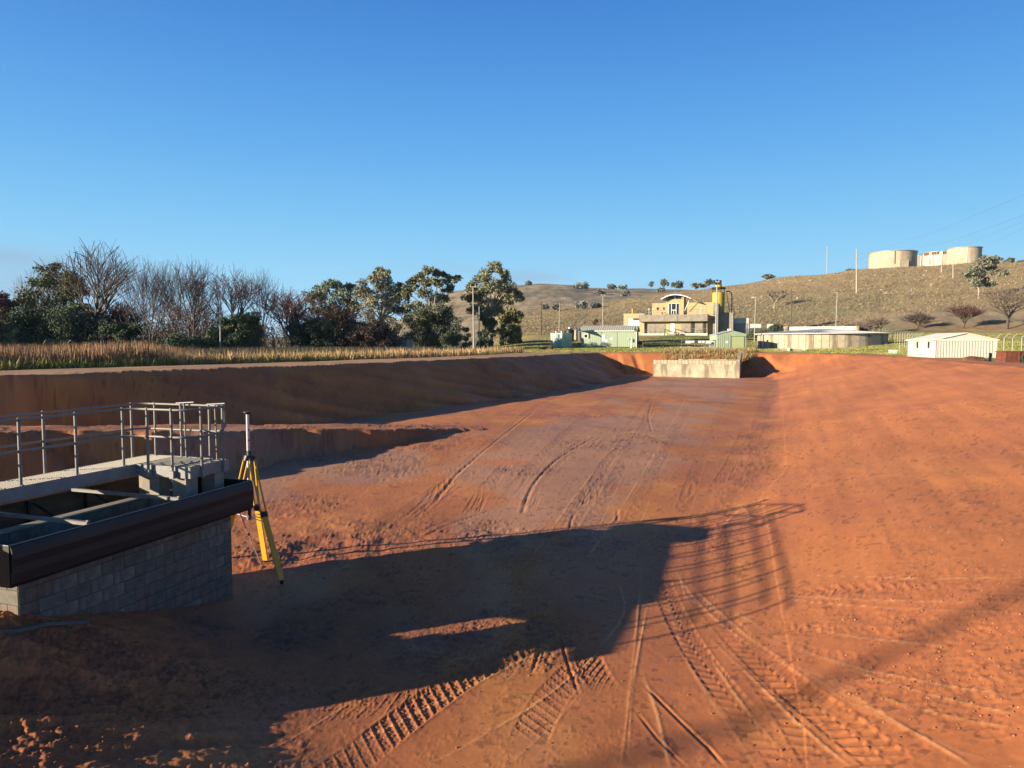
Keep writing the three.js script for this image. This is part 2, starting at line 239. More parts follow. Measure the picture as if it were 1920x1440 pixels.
function tracks(x, d) {                                // [height, churned 0..1]
  let h = 0, ch = 0, dry = 0;
  for (const T of TRACKS) {
    const b = T.b; if (x < b[0] || x > b[2] || d < b[1] || d > b[3]) continue;
    const P = T.pts; let m = 1e9, s = 0, w = 0;
    for (let i = 0; i < P.length - 1; i++) {
      const ax = P[i][0], ad = P[i][1], dx = P[i + 1][0] - ax, dd = P[i + 1][1] - ad, q = dx * dx + dd * dd, t = clamp(((x - ax) * dx + (d - ad) * dd) / q, 0, 1), ex = x - ax - dx * t, ed = d - ad - dd * t, e = ex * ex + ed * ed;
      if (e < m) { m = e; s = (i + t) * T.step; w = (ex * dd - ed * dx) / Math.sqrt(q); }
    }
    const a = Math.sqrt(m), L = (P.length - 1) * T.step, end = Math.min(sst(0, 0.5, s), sst(0, 0.5, L - s)); if (a > T.w * 2.2) continue;
    const wob = vn(s * 1.3 + T.seed, T.seed), on = 0.35 + 0.65 * sst(0.3, 0.6, vn(s * 0.5 + T.seed, 3.1));
    if (T.type === 'ridge') { const e = on * end * Math.exp(-((a / (0.014 + 0.016 * wob)) ** 2)); h += T.depth * e; dry = Math.max(dry, e); }
    else if (T.type === 'groove') h -= T.depth * end * (0.5 + 0.8 * wob) * Math.exp(-((a / (T.w * 0.36)) ** 2)) - T.depth * 0.35 * end * Math.exp(-(((a - T.w) / (T.w * 0.4)) ** 2));
    else if (a < T.w * 1.25) {
      const inn = 1 - sst(T.w * 0.85, T.w, a), per = T.type === 'lug' ? 0.17 : 0.21;
      let lug;
      if (T.type === 'lug') { const p1 = (s + w * 0.75) / per, p2 = (s - w * 1.6) / (per * 1.05); const f1 = Math.abs(p1 - Math.floor(p1) - 0.5) * 2, f2 = Math.abs(p2 - Math.floor(p2) - 0.5) * 2; lug = Math.max(sst(0.72, 0.92, f1), 0.8 * sst(0.76, 0.94, f2)); }
      else { const p1 = (s + Math.abs(w) * 0.5 + (w > 0 ? per * 0.5 : 0)) / per; lug = sst(0.55, 0.8, Math.abs(p1 - Math.floor(p1) - 0.5) * 2); }
      h += end * on * (inn * T.depth * (lug - 0.75) + T.depth * 0.35 * Math.exp(-(((a - T.w * 1.02) / 0.025) ** 2)) * (0.3 + wob)); ch = Math.max(ch, inn * on * end * 0.6);
    }
  }
  return [h, ch, dry];
}
// relief of the bare earth and its colour; returns height added, fills col
const col = [0, 0, 0];
function earth(x, d, r, c, t) {                        // c, t signed distances to crest and toe
  const slope = sst(0, 2, t), leftBank = slope * (x < 14 && d > 26 && x < 0.3 * d - 6 ? 1 : 0), rightBank = slope * sst(0.24, 0.36, x / Math.max(d, 1)), nearBank = slope * (d < 24 ? sst(1.5, -0.5, x) : 0);
  let streak = 0, h = 0.06 * (fbm(x * 0.22 + 3, d * 0.22, 3) - 0.5) + 0.02 * (fbm(x * 0.9, d * 0.9 + 8, 2) - 0.5);
  const churn = sst(0.52, 0.72, fbm(x * 0.35 + 50, d * 0.35 + 9, 3)) * (1 - 0.5 * rightBank);
  const pile = 0.7 * Math.exp(-(((x + 3.6) / 2.4) ** 2 + ((d - 17.0) / 1.8) ** 2)) + 0.8 * Math.exp(-(((x + 5.5) / 2.0) ** 2 + ((d - 15.4) / 1.2) ** 2)) + 0.9 * Math.exp(-(((x + 4.3) / 2.2) ** 2 + ((d - 9.3) / 0.5) ** 2)) + 0.7 * Math.exp(-(((x + 5.5) / 3.2) ** 2 + ((d - 34) / 4) ** 2)) * sst(-9, -5, x) ;
  const toe = sst(0.24, 0.34, x / Math.max(d, 1)) * sst(13, 17, d) * Math.exp(-(((t - 0.5) / 0.55) ** 2)) * sst(0.3, 0.6, vn(d * 0.5, 7.7) + 0.25); const rough = clamp(toe * 0.7 + 0.04 + churn * 0.65 + pile + nearBank * 0.25, 0, 1.4);
  if (r < 45) { const n1 = fbm(x * 4.1, d * 4.1, 3), n2 = vn(x * 15 + 7, d * 15), n3 = r < 18 ? vn(x * 38, d * 38) : 0.5; h += rough * (0.038 * (n1 - 0.5) + 0.032 * (n2 - 0.5) * sst(0.35, 0.6, n1) + 0.014 * (n3 - 0.5)) + (0.25 + 0.75 * sst(0.4, 0.65, n1)) * (0.003 * (n3 - 0.5) + 0.006 * Math.max(0, n2 - 0.55)) + 0.003 * (n1 - 0.5); h += toe * 0.05 + pile * 0.16 * (fbm(x * 1.7 + 2, d * 1.7, 3) - 0.25); }
  if (leftBank) { const a = x * 0.78 + d * 0.62, b = x * 0.62 - d * 0.78; streak = 2.2 * (fbm(a * 0.13 + 4, b * 1.6, 4) - 0.5); h += (0.16 * streak + 0.06 * (fbm(a * 0.4, b * 5.5, 2) - 0.5)) * sst(0, 1.5, -c); }
  if (rightBank) { const a = x * 0.36 + d * 0.93, b = x * 0.93 - d * 0.36; h += rightBank * (0.03 * (streak = 0.45 * (fbm(a * 0.14 + 5, b * 2.6, 3) - 0.5)) + 0.02 * (fbm(a * 0.3, b * 0.9 + 4, 2) - 0.5)) * sst(0, 1.5, -c); }
  if (nearBank) { streak = 0.7 * (fbm((x * 0.9 + d * 0.4) * 1.1, (x * 0.4 - d * 0.9) * 5.5, 3) - 0.5); streak *= nearBank; h += 0.10 * streak + nearBank * 0.035 * (fbm(x * 6.3, d * 6.3, 3) - 0.5); }
  if (t > 0 && d > 80 && c < 0 && x < 35) { const q = vn(x * 0.8, 3.3); h -= 0.25 * sst(0.62, 0.85, q) * sst(0, 1, t) * (x < 20 || x > 30 ? 1 : 0.2) * sst(0, 1.2, -c); }
  if (c > -1.5 && c < 1.5) h += 0.16 * (fbm(x * 0.8, d * 0.8, 3) - 0.5) * sst(1.5, 0.5, Math.abs(c)); const tr = t < 6 ? tracks(x, d) : [0, 0, 0]; h += tr[0];
  // colour: red earth, damp dark patches, a thin pale clay film, orange crumbs
  const n = fbm(x * 0.5 + 11, d * 0.32 + 4, 4), m = fbm(x * 2.3, d * 2.3, 3), f = fbm(x * 11, d * 11, 2);
  let R = 0.43, G = 0.145, B = 0.046;
  const film = sst(0.46, 0.60, fbm(x * 0.24 + 70, d * 0.15 + 31, 4) + 0.09 * Math.exp(-(((x - 0.26 * d + 3) / 5) ** 2)) - 0.02) * (1 - slope) * sst(-0.5, -3, t) * 0.85;
  const orange = sst(0.52, 0.68, fbm(x * 0.6 + 33, d * 0.5 + 61, 3)) * (1 - film * 0.7);
  R = mix(R, 0.50, orange * 0.65); G = mix(G, 0.195, orange * 0.65); B = mix(B, 0.05, orange * 0.65);
  R = mix(R, 0.38, film * 0.85); G = mix(G, 0.205, film * 0.85); B = mix(B, 0.128, film * 0.85);
  const damp = clamp(churn * 0.45 * sst(0.4, 0.6, m) + tr[1] * 0.25 + pile * 0.35 + toe * 0.4, 0, 0.85);
  R = mix(R, 0.16, damp); G = mix(G, 0.052, damp); B = mix(B, 0.03, damp);
  if (rightBank) { R = mix(R, 0.43, 0.6 * rightBank); G = mix(G, 0.140, 0.6 * rightBank); B = mix(B, 0.042, 0.6 * rightBank); }
  const wet = Math.exp(-(((x + 4.5) / 3.4) ** 2 + ((d - 11.4) / 1.6) ** 2)); R = mix(R, 0.10, wet * 0.7 * m * 1.4); G = mix(G, 0.055, wet * 0.7 * m * 1.4); B = mix(B, 0.045, wet * 0.7 * m * 1.4);
  if (c > -0.6 && x < 12 && d > 14) { const k = sst(-0.6, 0.8, c); const stripe = fbm(c * 2.2 + 9, (x + d) * 0.05, 3); R = mix(R, 0.30 + 0.12 * stripe, k); G = mix(G, 0.165 + 0.08 * stripe, k); B = mix(B, 0.075 + 0.03 * stripe, k); }
  const speck = sst(0.6, 0.75, f) * sst(0.42, 0.6, m) * 0.45 * (r < 40 ? 1 : 0.4); const grain = (vn(x * 44, d * 44) - 0.5) * sst(24, 10, r) * 0.75 + (vn(x * 21 + 3, d * 21) - 0.5) * sst(48, 20, r) * 0.6 + (vn(x * 6 + 9, d * 2.2) - 0.5) * 0.3; const g = (1 + grain * (0.15 + 0.6 * Math.min(1, rough)) + (0.25 + 0.35 * rough) * (m - 0.5) + 0.25 * (f - 0.5) + 0.35 * (n - 0.5) + 0.9 * streak * (1 - 0.75 * leftBank)) * (1 - speck); R = mix(R, 0.58, tr[2] * 0.8); G = mix(G, 0.28, tr[2] * 0.8); B = mix(B, 0.11, tr[2] * 0.8); col[0] = R * g; col[1] = G * g; col[2] = B * g;
  return h;
}
function meadow(x, d, r, c) {
  const px = d > 0.15 * r ? 960 + FPX * x / d : (x > 0 ? 3000 : -1000), n = fbm(x * 0.09 + 3, d * 0.06, 4), m = fbm(x * 0.7, d * 0.5, 3), hill = sst(205, 235, r);
  let R = mix(0.13, 0.34, sst(0.38, 0.66, n)), G = mix(0.155, 0.25, sst(0.38, 0.66, n)), B = mix(0.025, 0.085, sst(0.38, 0.66, n)), h = 0.06 * (m - 0.5);
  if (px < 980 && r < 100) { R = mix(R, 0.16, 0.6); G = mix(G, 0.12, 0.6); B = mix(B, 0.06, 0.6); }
  if (hill > 0) {
    const big = fbm(x * 0.018, d * 0.012 + 7, 4), tus = r < 560 ? fbm(x * 0.55 + 9, d * 0.33, 3) : fbm(x * 0.16, d * 0.035, 4), green = sst(0.52, 0.7, fbm(x * 0.01 + 5, d * 0.008, 3));
    let a = [mix(0.16, 0.30, big), mix(0.13, 0.225, big), mix(0.085, 0.115, big)]; a = [mix(a[0], 0.12, green * 0.75), mix(a[1], 0.125, green * 0.75), mix(a[2], 0.05, green * 0.5)];
    const k = 1 + (r < 560 ? 0.55 : 1.5) * (tus - 0.5) + 0.5 * (fbm(x * 0.006 + 3, r * 0.07, 3) - 0.5); if (r > 560) { const woods = sst(0.56, 0.68, fbm(x * 0.012 + 2, d * 0.02 + 3, 4)); a = a.map((v, q) => mix(v, [0.07, 0.075, 0.05][q], woods * 0.7)); }
    R = mix(R, a[0] * k, hill); G = mix(G, a[1] * k, hill); B = mix(B, a[2] * k, hill);
    h += hill * (r < 560 ? 0.5 * (tus - 0.5) + 2.2 * (fbm(x * 0.05, d * 0.03, 3) - 0.5) : 3 * (big - 0.5));
    const band = sst(1640, 1760, px) * Math.exp(-(((r - 221) / 4) ** 2)); R = mix(R, 0.24, band * 0.7); G = mix(G, 0.12, band * 0.7); B = mix(B, 0.06, band * 0.7);
  }
  const g = 1 + 0.4 * (m - 0.5) + 0.3 * (vn(x * 5, d * 5) - 0.5); col[0] = R * g; col[1] = G * g; col[2] = B * g; return h;
}
const isEarth = (x, d, c) => c < 0.9 + (x < 9 && d < 92 ? 7.6 * sst(14, 24, d) * sst(9, 5, x) + 0.9 * (vn(x * 0.5, d * 0.5) - 0.5) : x > 25 && d > 30 ? 2.0 + 1.5 * vn(x * 0.3, d * 0.3) : d > 88 ? 0.9 + 0.9 * vn(x * 0.6, 2) : 1.2);
function surface(x, d) {
  const r = Math.hypot(x, d), c = r < 140 ? sdf(CP, x, d) : 50, e = isEarth(x, d, c), t = c < 2 ? sdf(TP, x, d) : 9;
  const h = base(x, d), add = e ? earth(x, d, r, c, t) : meadow(x, d, r, c); return [h + add, e];
}
{ // one sheet, finest where the ground is near, sorted into earth, meadow and hill
  const radii = []; for (let r = 3.4; r < 118;) { radii.push(r); r += clamp(r * r / (710 * 4.75) * 1.35, 0.0125, r < 60 ? 0.28 : 0.42); } const nearRows = radii.length;
  const far = []; for (let r = 118; r < 1500;) { far.push(r); r += r < 220 ? 0.9 : r < 430 ? 1.15 : r < 560 ? 1.9 : r < 1100 ? 7 : 60; } far.push(1500, 2600, 4500);
  const a0 = Math.atan((-90 - 960) / FPX), a1 = Math.atan((2010 - 960) / FPX), NA = 1040, NB = NA / 2;
  const sets = { excavated_ground: [], grass_field: [], dry_hillside: [] };
  function sheet(radii, angles) {
    const nr = radii.length, na = angles.length, pos = new Float32Array(nr * na * 3), colr = new Float32Array(nr * na * 3), flag = new Uint8Array(nr * na);
    for (let i = 0; i < nr; i++) for (let j = 0; j < na; j++) {
      const x = radii[i] * Math.sin(angles[j]), d = radii[i] * Math.cos(angles[j]), [h, e] = surface(x, d), k = (i * na + j) * 3;
      pos[k] = x; pos[k + 1] = h; pos[k + 2] = -d; colr.set(col, k); flag[i * na + j] = e ? 0 : radii[i] > 212 ? 2 : 1;
    }
    return { pos, colr, flag, nr, na };
  }
  function split(S, joined) {
    const { pos, colr, flag, nr, na } = S, idx = [];
    for (let i = 0; i < nr - 1; i++) for (let j = 0; j < na - 1; j++) { const a = i * na + j, b = a + 1, c = a + na, d = c + 1; idx.push(a, b, d, a, d, c); }
    const g = new THREE.BufferGeometry(); g.setAttribute('position', new THREE.BufferAttribute(pos, 3)); g.setIndex(new THREE.BufferAttribute(new Uint32Array(idx), 1)); g.computeVertexNormals(); const nor = g.attributes.normal.array;
    Object.keys(sets).forEach((name, kind) => {
      const map = new Int32Array(nr * na).fill(-1), id = [], P = [], C = [], N = []; let n = 0;
      for (let q = 0; q < idx.length; q += 6) {
        if (flag[idx[q]] !== kind) continue;
        for (let w = 0; w < 6; w++) { const v = idx[q + w]; if (map[v] < 0) { map[v] = n++; for (let z = 0; z < 3; z++) { P.push(pos[v * 3 + z]); C.push(colr[v * 3 + z]); N.push(nor[v * 3 + z]); } } id.push(map[v]); }
      }
      if (!n) return; const h = new THREE.BufferGeometry(); h.setAttribute('position', new THREE.Float32BufferAttribute(P, 3)); h.setAttribute('normal', new THREE.Float32BufferAttribute(N, 3)); h.setAttribute('color', new THREE.Float32BufferAttribute(C, 3));
      const uv = new Float32Array(n * 2); for (let v = 0; v < n; v++) { uv[v * 2] = P[v * 3]; uv[v * 2 + 1] = -P[v * 3 + 2]; } h.setAttribute('uv', new THREE.BufferAttribute(uv, 2)); h.setIndex(id); sets[name].push(h);
    });
  }
  const angA = Array.from({ length: NA + 1 }, (_, j) => a0 + (a1 - a0) * j / NA), angB = Array.from({ length: NB + 1 }, (_, j) => a0 + (a1 - a0) * j / NB);
  const S1 = sheet([...radii, 118], angA), S2 = sheet(far, angB);
  const l1 = (S1.nr - 1) * S1.na; for (let j = 1; j < NA; j += 2) for (let z = 0; z < 3; z++) S1.pos[(l1 + j) * 3 + z] = (S1.pos[(l1 + j - 1) * 3 + z] + S1.pos[(l1 + j + 1) * 3 + z]) / 2;
  split(S1); split(S2);
  const rr = [0.02, 1, 2, 3, 4, 5.5, 7, 9, 11, 13.5, 16, 19, 22, 25, 28, 32, 36, 41, 47, 54, 62, 72, 84, 98, 118, 145, 180, 215, 260, 330, 420, 560, 760, 1050, 1500, 2600, 4500];
  split(sheet(rr, Array.from({ length: 61 }, (_, j) => a1 + (2 * Math.PI - (a1 - a0)) * j / 60)));
  split(sheet([0.02, 1, 2, 2.8, 3.4], Array.from({ length: 41 }, (_, j) => a0 + (a1 - a0) * j / 40)));
  const glossTex = noiseTex(512, (u, v) => { const k = sst(0.45, 0.62, fbm(u * 9, v * 9, 4)); return [0, mix(0.97, 0.72, k), 0]; }, false); glossTex.repeat.set(1 / 22, 1 / 31);
  const mats = { excavated_ground: new THREE.MeshStandardMaterial({ vertexColors: true, roughness: 1, roughnessMap: glossTex }), grass_field: std(1, 1, 1, 0.95, { vertexColors: true }), dry_hillside: std(1, 1, 1, 0.97, { vertexColors: true }) };
  const lab = { excavated_ground: ['bare red earth basin with scraped banks and tyre tracks', 'ground'], grass_field: ['mown green and straw grass around the buildings', 'grass field'], dry_hillside: ['dry straw coloured hillside behind the buildings', 'hill'] };
  for (const n in sets) tag(part(n, sets[n], mats[n]), ...lab[n], null, 'structure');
  console.log('ground tris', Object.values(sets).flat().reduce((s, g) => s + g.index.count / 3, 0), 'rows', nearRows, far.length);
}
// ---------------------------------------------------------------- the near structure: block chamber, launder trough, walkway, rails
const CH = [-4.864, 0, -13.156], TURN = -18.82 * Math.PI / 180;   // its own axes: x towards the camera side, -z away along the pit
const chWorld = (x, y, z) => V(x, y, z).applyAxisAngle(V(0, 1, 0), TURN).add(V(...CH));
{
  const t = thing('block_chamber', 'grey concrete block chamber beneath the dark trough at the left', 'block chamber', CH, TURN), R = rng(21);
  const near = part('block_wall', [bb(-0.59, -0.41, -0.4, 1.62, 0.13, 4.19)], M.mortar, t);
  const end = part('end_wall', [bb(-2.2, -0.6, -0.4, 1.62, 4.01, 4.19)], M.mortar, t);
  const variants = M.block.map((m) => bx(0.392, 0.192, 0.05));
  const ground = (x, z) => { const w = chWorld(x, 0, z); return gy(w.x, -w.z); };
  for (let k = 0; k < 10; k++) {
    const y = -0.35 + 0.2 * k + 0.1; if (y > 1.62) break;
    for (let i = 0; i < 11; i++) {
      const z0 = 0.12 + i * 0.4 - (k % 2) * 0.2, z1 = Math.min(z0 + 0.4, 4.2), a = Math.max(z0, 0.12); if (z1 - a < 0.05 || ground(-0.4, (a + z1) / 2) > y + 0.16) continue;
      const v = Math.floor(R() * 4), b = new THREE.Mesh(z1 - a > 0.39 ? variants[v] : bx(z1 - a - 0.008, 0.192, 0.05), M.block[v]); b.name = 'brick'; b.rotation.y = Math.PI / 2; b.position.set(-0.42 + (R() - 0.5) * 0.005, y + (R() - 0.5) * 0.003, (a + z1) / 2); b.castShadow = b.receiveShadow = true; near.add(b);
    }
    for (let i = 0; i < 5; i++) {
      const x1 = -0.402 - i * 0.4 + (k % 2) * 0.2, a = Math.max(x1 - 0.4, -2.2), c = Math.min(x1, -0.402); if (c - a < 0.05 || ground((a + c) / 2, 4.2) > y + 0.16) continue;
      const v = Math.floor(R() * 4), b = new THREE.Mesh(bx(c - a - 0.008, 0.192, 0.05), M.block[v]); b.name = 'brick'; b.position.set((a + c) / 2, y, 4.18 + (R() - 0.5) * 0.005); b.castShadow = b.receiveShadow = true; end.add(b);
    }
  }
  part('rear_wall', [bb(-2.2, -2.0, -0.4, 1.62, 0.13, 4.0), bb(-1.99, -0.6, -0.4, 1.62, 0.13, 0.32)], M.concrete, t);
  const inner = part('inner_wall', [bb(-1.6, -1.46, 1.0, 1.985, 0.34, 4.0)], M.mortar, t);
  for (let i = 0; i < 9; i++) { const b = new THREE.Mesh(bx(0.05, 0.30, 0.392), M.block[i % 4]); b.name = 'brick'; b.position.set(-1.452, 1.83, 0.55 + i * 0.4); inner.add(b); }
  part('coping', [bb(-1.62, -1.43, 1.99, 2.02, 0.34, 4.0)], M.concrete, t);
  part('floor_slab', [bb(-2.0, -0.6, 1.15, 1.25, 0.33, 4.0)], M.concrete, t);
  for (const [x0, x1, z0, z1] of [[-0.86, -0.56, 0.76, 1.04], [-0.80, -0.50, 0.16, 0.40], [-1.42, -1.2, 0.76, 1.0], [-1.98, -1.7, 0.2, 0.7], [-1.98, -1.7, 3.6, 3.9]]) part('pier', [bb(x0, x1, 1.62, 2.395, z0, z1)], M.concrete, t);
}
{
  const t = thing('launder_trough', 'dark steel overflow trough around the top of the block chamber', 'steel trough', CH, TURN);
  // cross-section in x, y: rolled lip, bulged face, bottom turned back to the wall
  const prof = [[-0.035, 2.2], [-0.004, 2.185], [0.022, 2.12], [0.034, 2.03], [0.022, 1.93], [0.026, 1.83], [0.014, 1.7], [-0.02, 1.655], [-0.38, 1.64], [-0.38, 1.652], [-0.03, 1.668], [0.0, 1.71], [0.012, 1.83], [0.008, 1.93], [0.02, 2.03], [0.008, 2.11], [-0.014, 2.172], [-0.035, 2.188]];
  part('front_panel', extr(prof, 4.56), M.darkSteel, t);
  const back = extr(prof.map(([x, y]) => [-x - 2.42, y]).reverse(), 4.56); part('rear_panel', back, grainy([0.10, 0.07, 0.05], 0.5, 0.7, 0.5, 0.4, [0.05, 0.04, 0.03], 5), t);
  part('end_panel', [bb(-2.40, -0.02, 1.66, 2.198, -0.012, 0.0), bb(-2.2, -0.3, 1.64, 1.655, 0.002, 0.35)], M.darkSteel, t);
  part('end_panel', [bb(-2.40, -0.02, 1.66, 2.198, 4.56, 4.572), bb(-2.2, -0.3, 1.64, 1.655, 4.2, 4.55)], M.darkSteel, t);
  part('lip', [rod([-0.03, 2.2, 0], [-0.03, 2.2, 4.565], 0.008, 0.008, 6), rod([-2.39, 2.2, -0.006], [-0.03, 2.2, -0.006], 0.008, 0.008, 6), rod([-2.39, 2.2, 4.566], [-0.03, 2.2, 4.566], 0.008, 0.008, 6)], M.galv, t);
  for (const z of [1.75, 3.43]) { const b = part('cross_brace', [bb(-2.36, -0.02, 2.228, 2.24, z - 0.028, z + 0.028), bb(-2.36, -0.02, 2.19, 2.226, z + 0.02, z + 0.028)], M.steelTube, t); part('bracket', [bb(-0.07, -0.02, 2.19, 2.222, z - 0.02, z + 0.019), bb(-0.055, -0.02, 2.243, 2.26, z - 0.015, z + 0.015)], M.steelTube, b); }
  for (const z of [1.5, 2.55, 3.6]) part('stiffener', [bb(-2.385, -2.345, 1.7, 2.19, z - 0.02, z + 0.02), bar([-2.34, 2.15, z - 0.05], [-1.9, 1.72, z - 0.35], 0.02, 0.04)], M.darkSteel, t);
}
{
  const t = thing('grated_walkway', 'galvanised grated walkway with end platform above the trough', 'walkway', CH, TURN), Z1 = 8.2;
  const g1 = []; for (let z = 0.16; z < Z1; z += 0.04) g1.push(bb(-2.275, -1.66, 2.57, 2.602, z, z + 0.006)); for (let x = -2.25; x < -1.66; x += 0.1) g1.push(bb(x, x + 0.008, 2.588, 2.6, 0.14, Z1));
  const g2 = []; for (let x = -1.6; x < -0.46; x += 0.045) g2.push(bb(x, x + 0.006, 2.565, 2.6, 0.16, 1.05)); for (let z = 0.2; z < 1.05; z += 0.11) g2.push(bb(-1.605, -0.46, 2.585, 2.603, z, z + 0.008));
  part('grating', g1, M.grate, t).userData.kind = 'stuff'; part('grating', g2, M.grate, t).userData.kind = 'stuff';
  const chan = (x, z0, z1, s) => [bb(x - 0.004, x + 0.004, 2.4, 2.598, z0, z1), bb(Math.min(x, x + s * 0.06), Math.max(x, x + s * 0.06), 2.4, 2.41, z0, z1), bb(Math.min(x + s * 0.004, x + s * 0.06), Math.max(x + s * 0.004, x + s * 0.06), 2.557, 2.567, z0, z1)];
  part('side_beam', chan(-1.64, 1.08, Z1, -1), M.galv, t); part('side_beam', chan(-2.3, 0.12, Z1, 1), M.galv, t);
  part('end_beam', [bb(-2.296, -0.424, 2.4, 2.598, 0.116, 0.124)], M.galv, t);
  part('platform_beam', [bb(-0.424, -0.416, 2.4, 2.598, 0.12, 1.08), bb(-0.49, -0.43, 2.4, 2.41, 0.13, 1.07)], M.galv, t);
  part('platform_beam', [bb(-1.636, -0.425, 2.4, 2.598, 1.076, 1.084), bb(-1.6, -0.43, 2.4, 2.41, 1.0, 1.07)], M.galv, t);
  part('abutment', [bb(-2.4, -0.95, -0.2, 1.95, 6.4, 7.4), bb(-2.3, -1.64, 1.951, 2.395, 6.5, 7.3)], M.concrete, t);
}
function handrail(label, path, posts, endLoop) {
  const t = thing('guard_rail', label, 'guard rail', CH, TURN);
  for (const y of [3.6, 3.12]) part('rail', tube(path.map(([x, z]) => [x, y, z]), 0.021, 70, 8), M.steelTube, t);
  if (endLoop) { const [x, z] = path[path.length - 1]; const [dx, dz] = endLoop; part('end_loop', tube([[x, 3.6, z], [x + dx * 0.6, 3.58, z + dz * 0.6], [x + dx, 3.5, z + dz], [x + dx, 3.22, z + dz], [x + dx * 0.6, 3.14, z + dz * 0.6], [x, 3.12, z]], 0.02, 30, 8), M.steelTube, t); }
  for (const [x, z] of posts) {
    const p = part('post', [rod([x, 2.42, z], [x, 3.6, z], 0.024, 0.024, 10)], M.steelTube, t);
    const ball = (y) => new THREE.SphereGeometry(0.037, 10, 8).translate(x, y, z).toNonIndexed();
    part('ball_joint', ball(3.6), M.steelTube, p); part('ball_joint', ball(3.12), M.steelTube, p); part('base_plate', [bx(0.09, 0.13, 0.07, x, 2.46, z)], M.galv, p);
  }
}
handrail('galvanised guard rail on the near side of the walkway, stepping round the platform', [[-1.70, 8.3], [-1.70, 4.5], [-1.70, 1.6], [-1.68, 1.30], [-1.5, 1.16], [-1.3, 1.13], [-0.76, 1.13], [-0.55, 1.10], [-0.42, 0.98], [-0.40, 0.8], [-0.40, 0.2]], [[-1.70, 1.28], [-1.70, 2.2], [-1.70, 3.15], [-1.70, 4.1], [-1.70, 5.05], [-1.70, 6.0], [-1.70, 6.95], [-1.70, 7.9], [-1.3, 1.13], [-0.76, 1.13], [-0.40, 0.82], [-0.40, 0.28]]);
handrail('galvanised guard rail on the far side of the walkway, turning across its end', [[-2.42, 8.3], [-2.42, 4.5], [-2.42, 0.6], [-2.38, 0.32], [-2.2, 0.2], [-1.9, 0.19], [-0.66, 0.17]], [[-2.42, 0.42], [-2.42, 2.2], [-2.42, 3.15], [-2.42, 4.1], [-2.42, 5.05], [-2.42, 6.0], [-2.42, 6.95], [-2.42, 7.9], [-2.08, 0.19], [-1.45, 0.19], [-0.8, 0.17]], [0.22, 0]);
for (const [x, z, n] of [[-1.27, 0.26, 'left'], [-0.52, 0.3, 'right']]) {
  const t = thing('valve_key', `upright steel valve key with T handle, the ${n} one on the platform`, 'valve key', CH, TURN);
  part('stem', rod([x, 2.42, z], [x - 0.03, 3.64, z], 0.015, 0.015, 8), M.steelTube, t); part('handle', rod([x - 0.2, 3.635, z + 0.02], [x + 0.14, 3.655, z - 0.06], 0.014, 0.014, 8), M.alu, t);
}
{ // survey tripod
  const D0 = 14.5, head = at(467, 853, D0), t = thing('survey_tripod', 'tall yellow survey tripod with silver centre pole beside the trough', 'tripod');
  const ground = (x, d) => V(x, gy(x, d), -d), feet = [ground(-4.52, 13.75), ground(-5.30, 15.05), ground(-6.35, 15.2)];
  const top = head.clone().add(V(0, -0.05, 0));
  part('tripod_head', [rod(head.clone().add(V(0, -0.10, 0)), head.clone().add(V(0, 0.0, 0)), 0.13, 0.10, 14), rod(head, head.clone().add(V(0, 0.09, 0)), 0.05, 0.045, 12), bx(0.07, 0.06, 0.12, head.x + 0.1, head.y - 0.05, head.z)], M.black, t);
  const poleBot = at(468, 973, D0), poleTop = at(464, 777, D0), pole = part('centre_pole', [rod(poleBot, poleTop, 0.032, 0.032, 12)], M.alu, t);
  part('pole_cap', [rod(poleTop, poleTop.clone().add(V(0, 0.04, 0)), 0.03, 0.07, 12), rod(poleTop.clone().add(V(0, 0.04, 0)), poleTop.clone().add(V(0, 0.06, 0)), 0.085, 0.085, 14)], M.black, pole);
  part('pole_mark', rod(at(466, 805, D0), at(466, 807, D0), 0.034, 0.034, 12), M.black, pole); part('pole_mark', rod(at(466, 824, D0), at(466, 826, D0), 0.034, 0.034, 12), M.black, pole);
  part('hub', [rod(poleBot, poleBot.clone().add(V(0, 0.05, 0)), 0.07, 0.05, 12), rod(poleBot, poleBot.clone().add(V(0, 0.22, 0)), 0.036, 0.036, 10)], M.black, pole);
  for (const f of feet) {
    const dir = f.clone().sub(top), side = V(dir.z, 0, -dir.x).normalize().multiplyScalar(0.055), mid = top.clone().addScaledVector(dir, 0.46), out = V(dir.x, 0, dir.z).normalize().multiplyScalar(0.09), a = top.clone().add(out);
    const leg = part('leg', [rod(a.clone().add(side), mid.clone().add(side), 0.017, 0.017, 8), rod(a.clone().sub(side), mid.clone().sub(side), 0.017, 0.017, 8)], M.yellow, t);
    const b0 = top.clone().addScaledVector(dir, 0.44), b1 = top.clone().addScaledVector(dir, 0.965), bl = new THREE.BoxGeometry(0.11, 0.035, b0.distanceTo(b1)); fixUV(bl, 0.3, 1);
    bl.applyMatrix4(new THREE.Matrix4().lookAt(b1, b0, V(side.z, 0, -side.x).normalize())); const c = b0.clone().add(b1).multiplyScalar(0.5); bl.translate(c.x, c.y, c.z); part('lower_leg', bl, M.yellow, leg);
    part('clamp', [rod(mid.clone().addScaledVector(dir, -0.02), mid.clone().addScaledVector(dir, 0.02), 0.075, 0.075, 8)], M.black, leg);
    part('foot', [rod(b1, f.clone().add(V(0, -0.06, 0)), 0.045, 0.012, 8)], M.black, leg);
    part('spreader', [rod(poleBot.clone().add(V(0, 0.03, 0)), top.clone().addScaledVector(dir, 0.52), 0.011, 0.011, 6)], M.alu, t);
  }
}
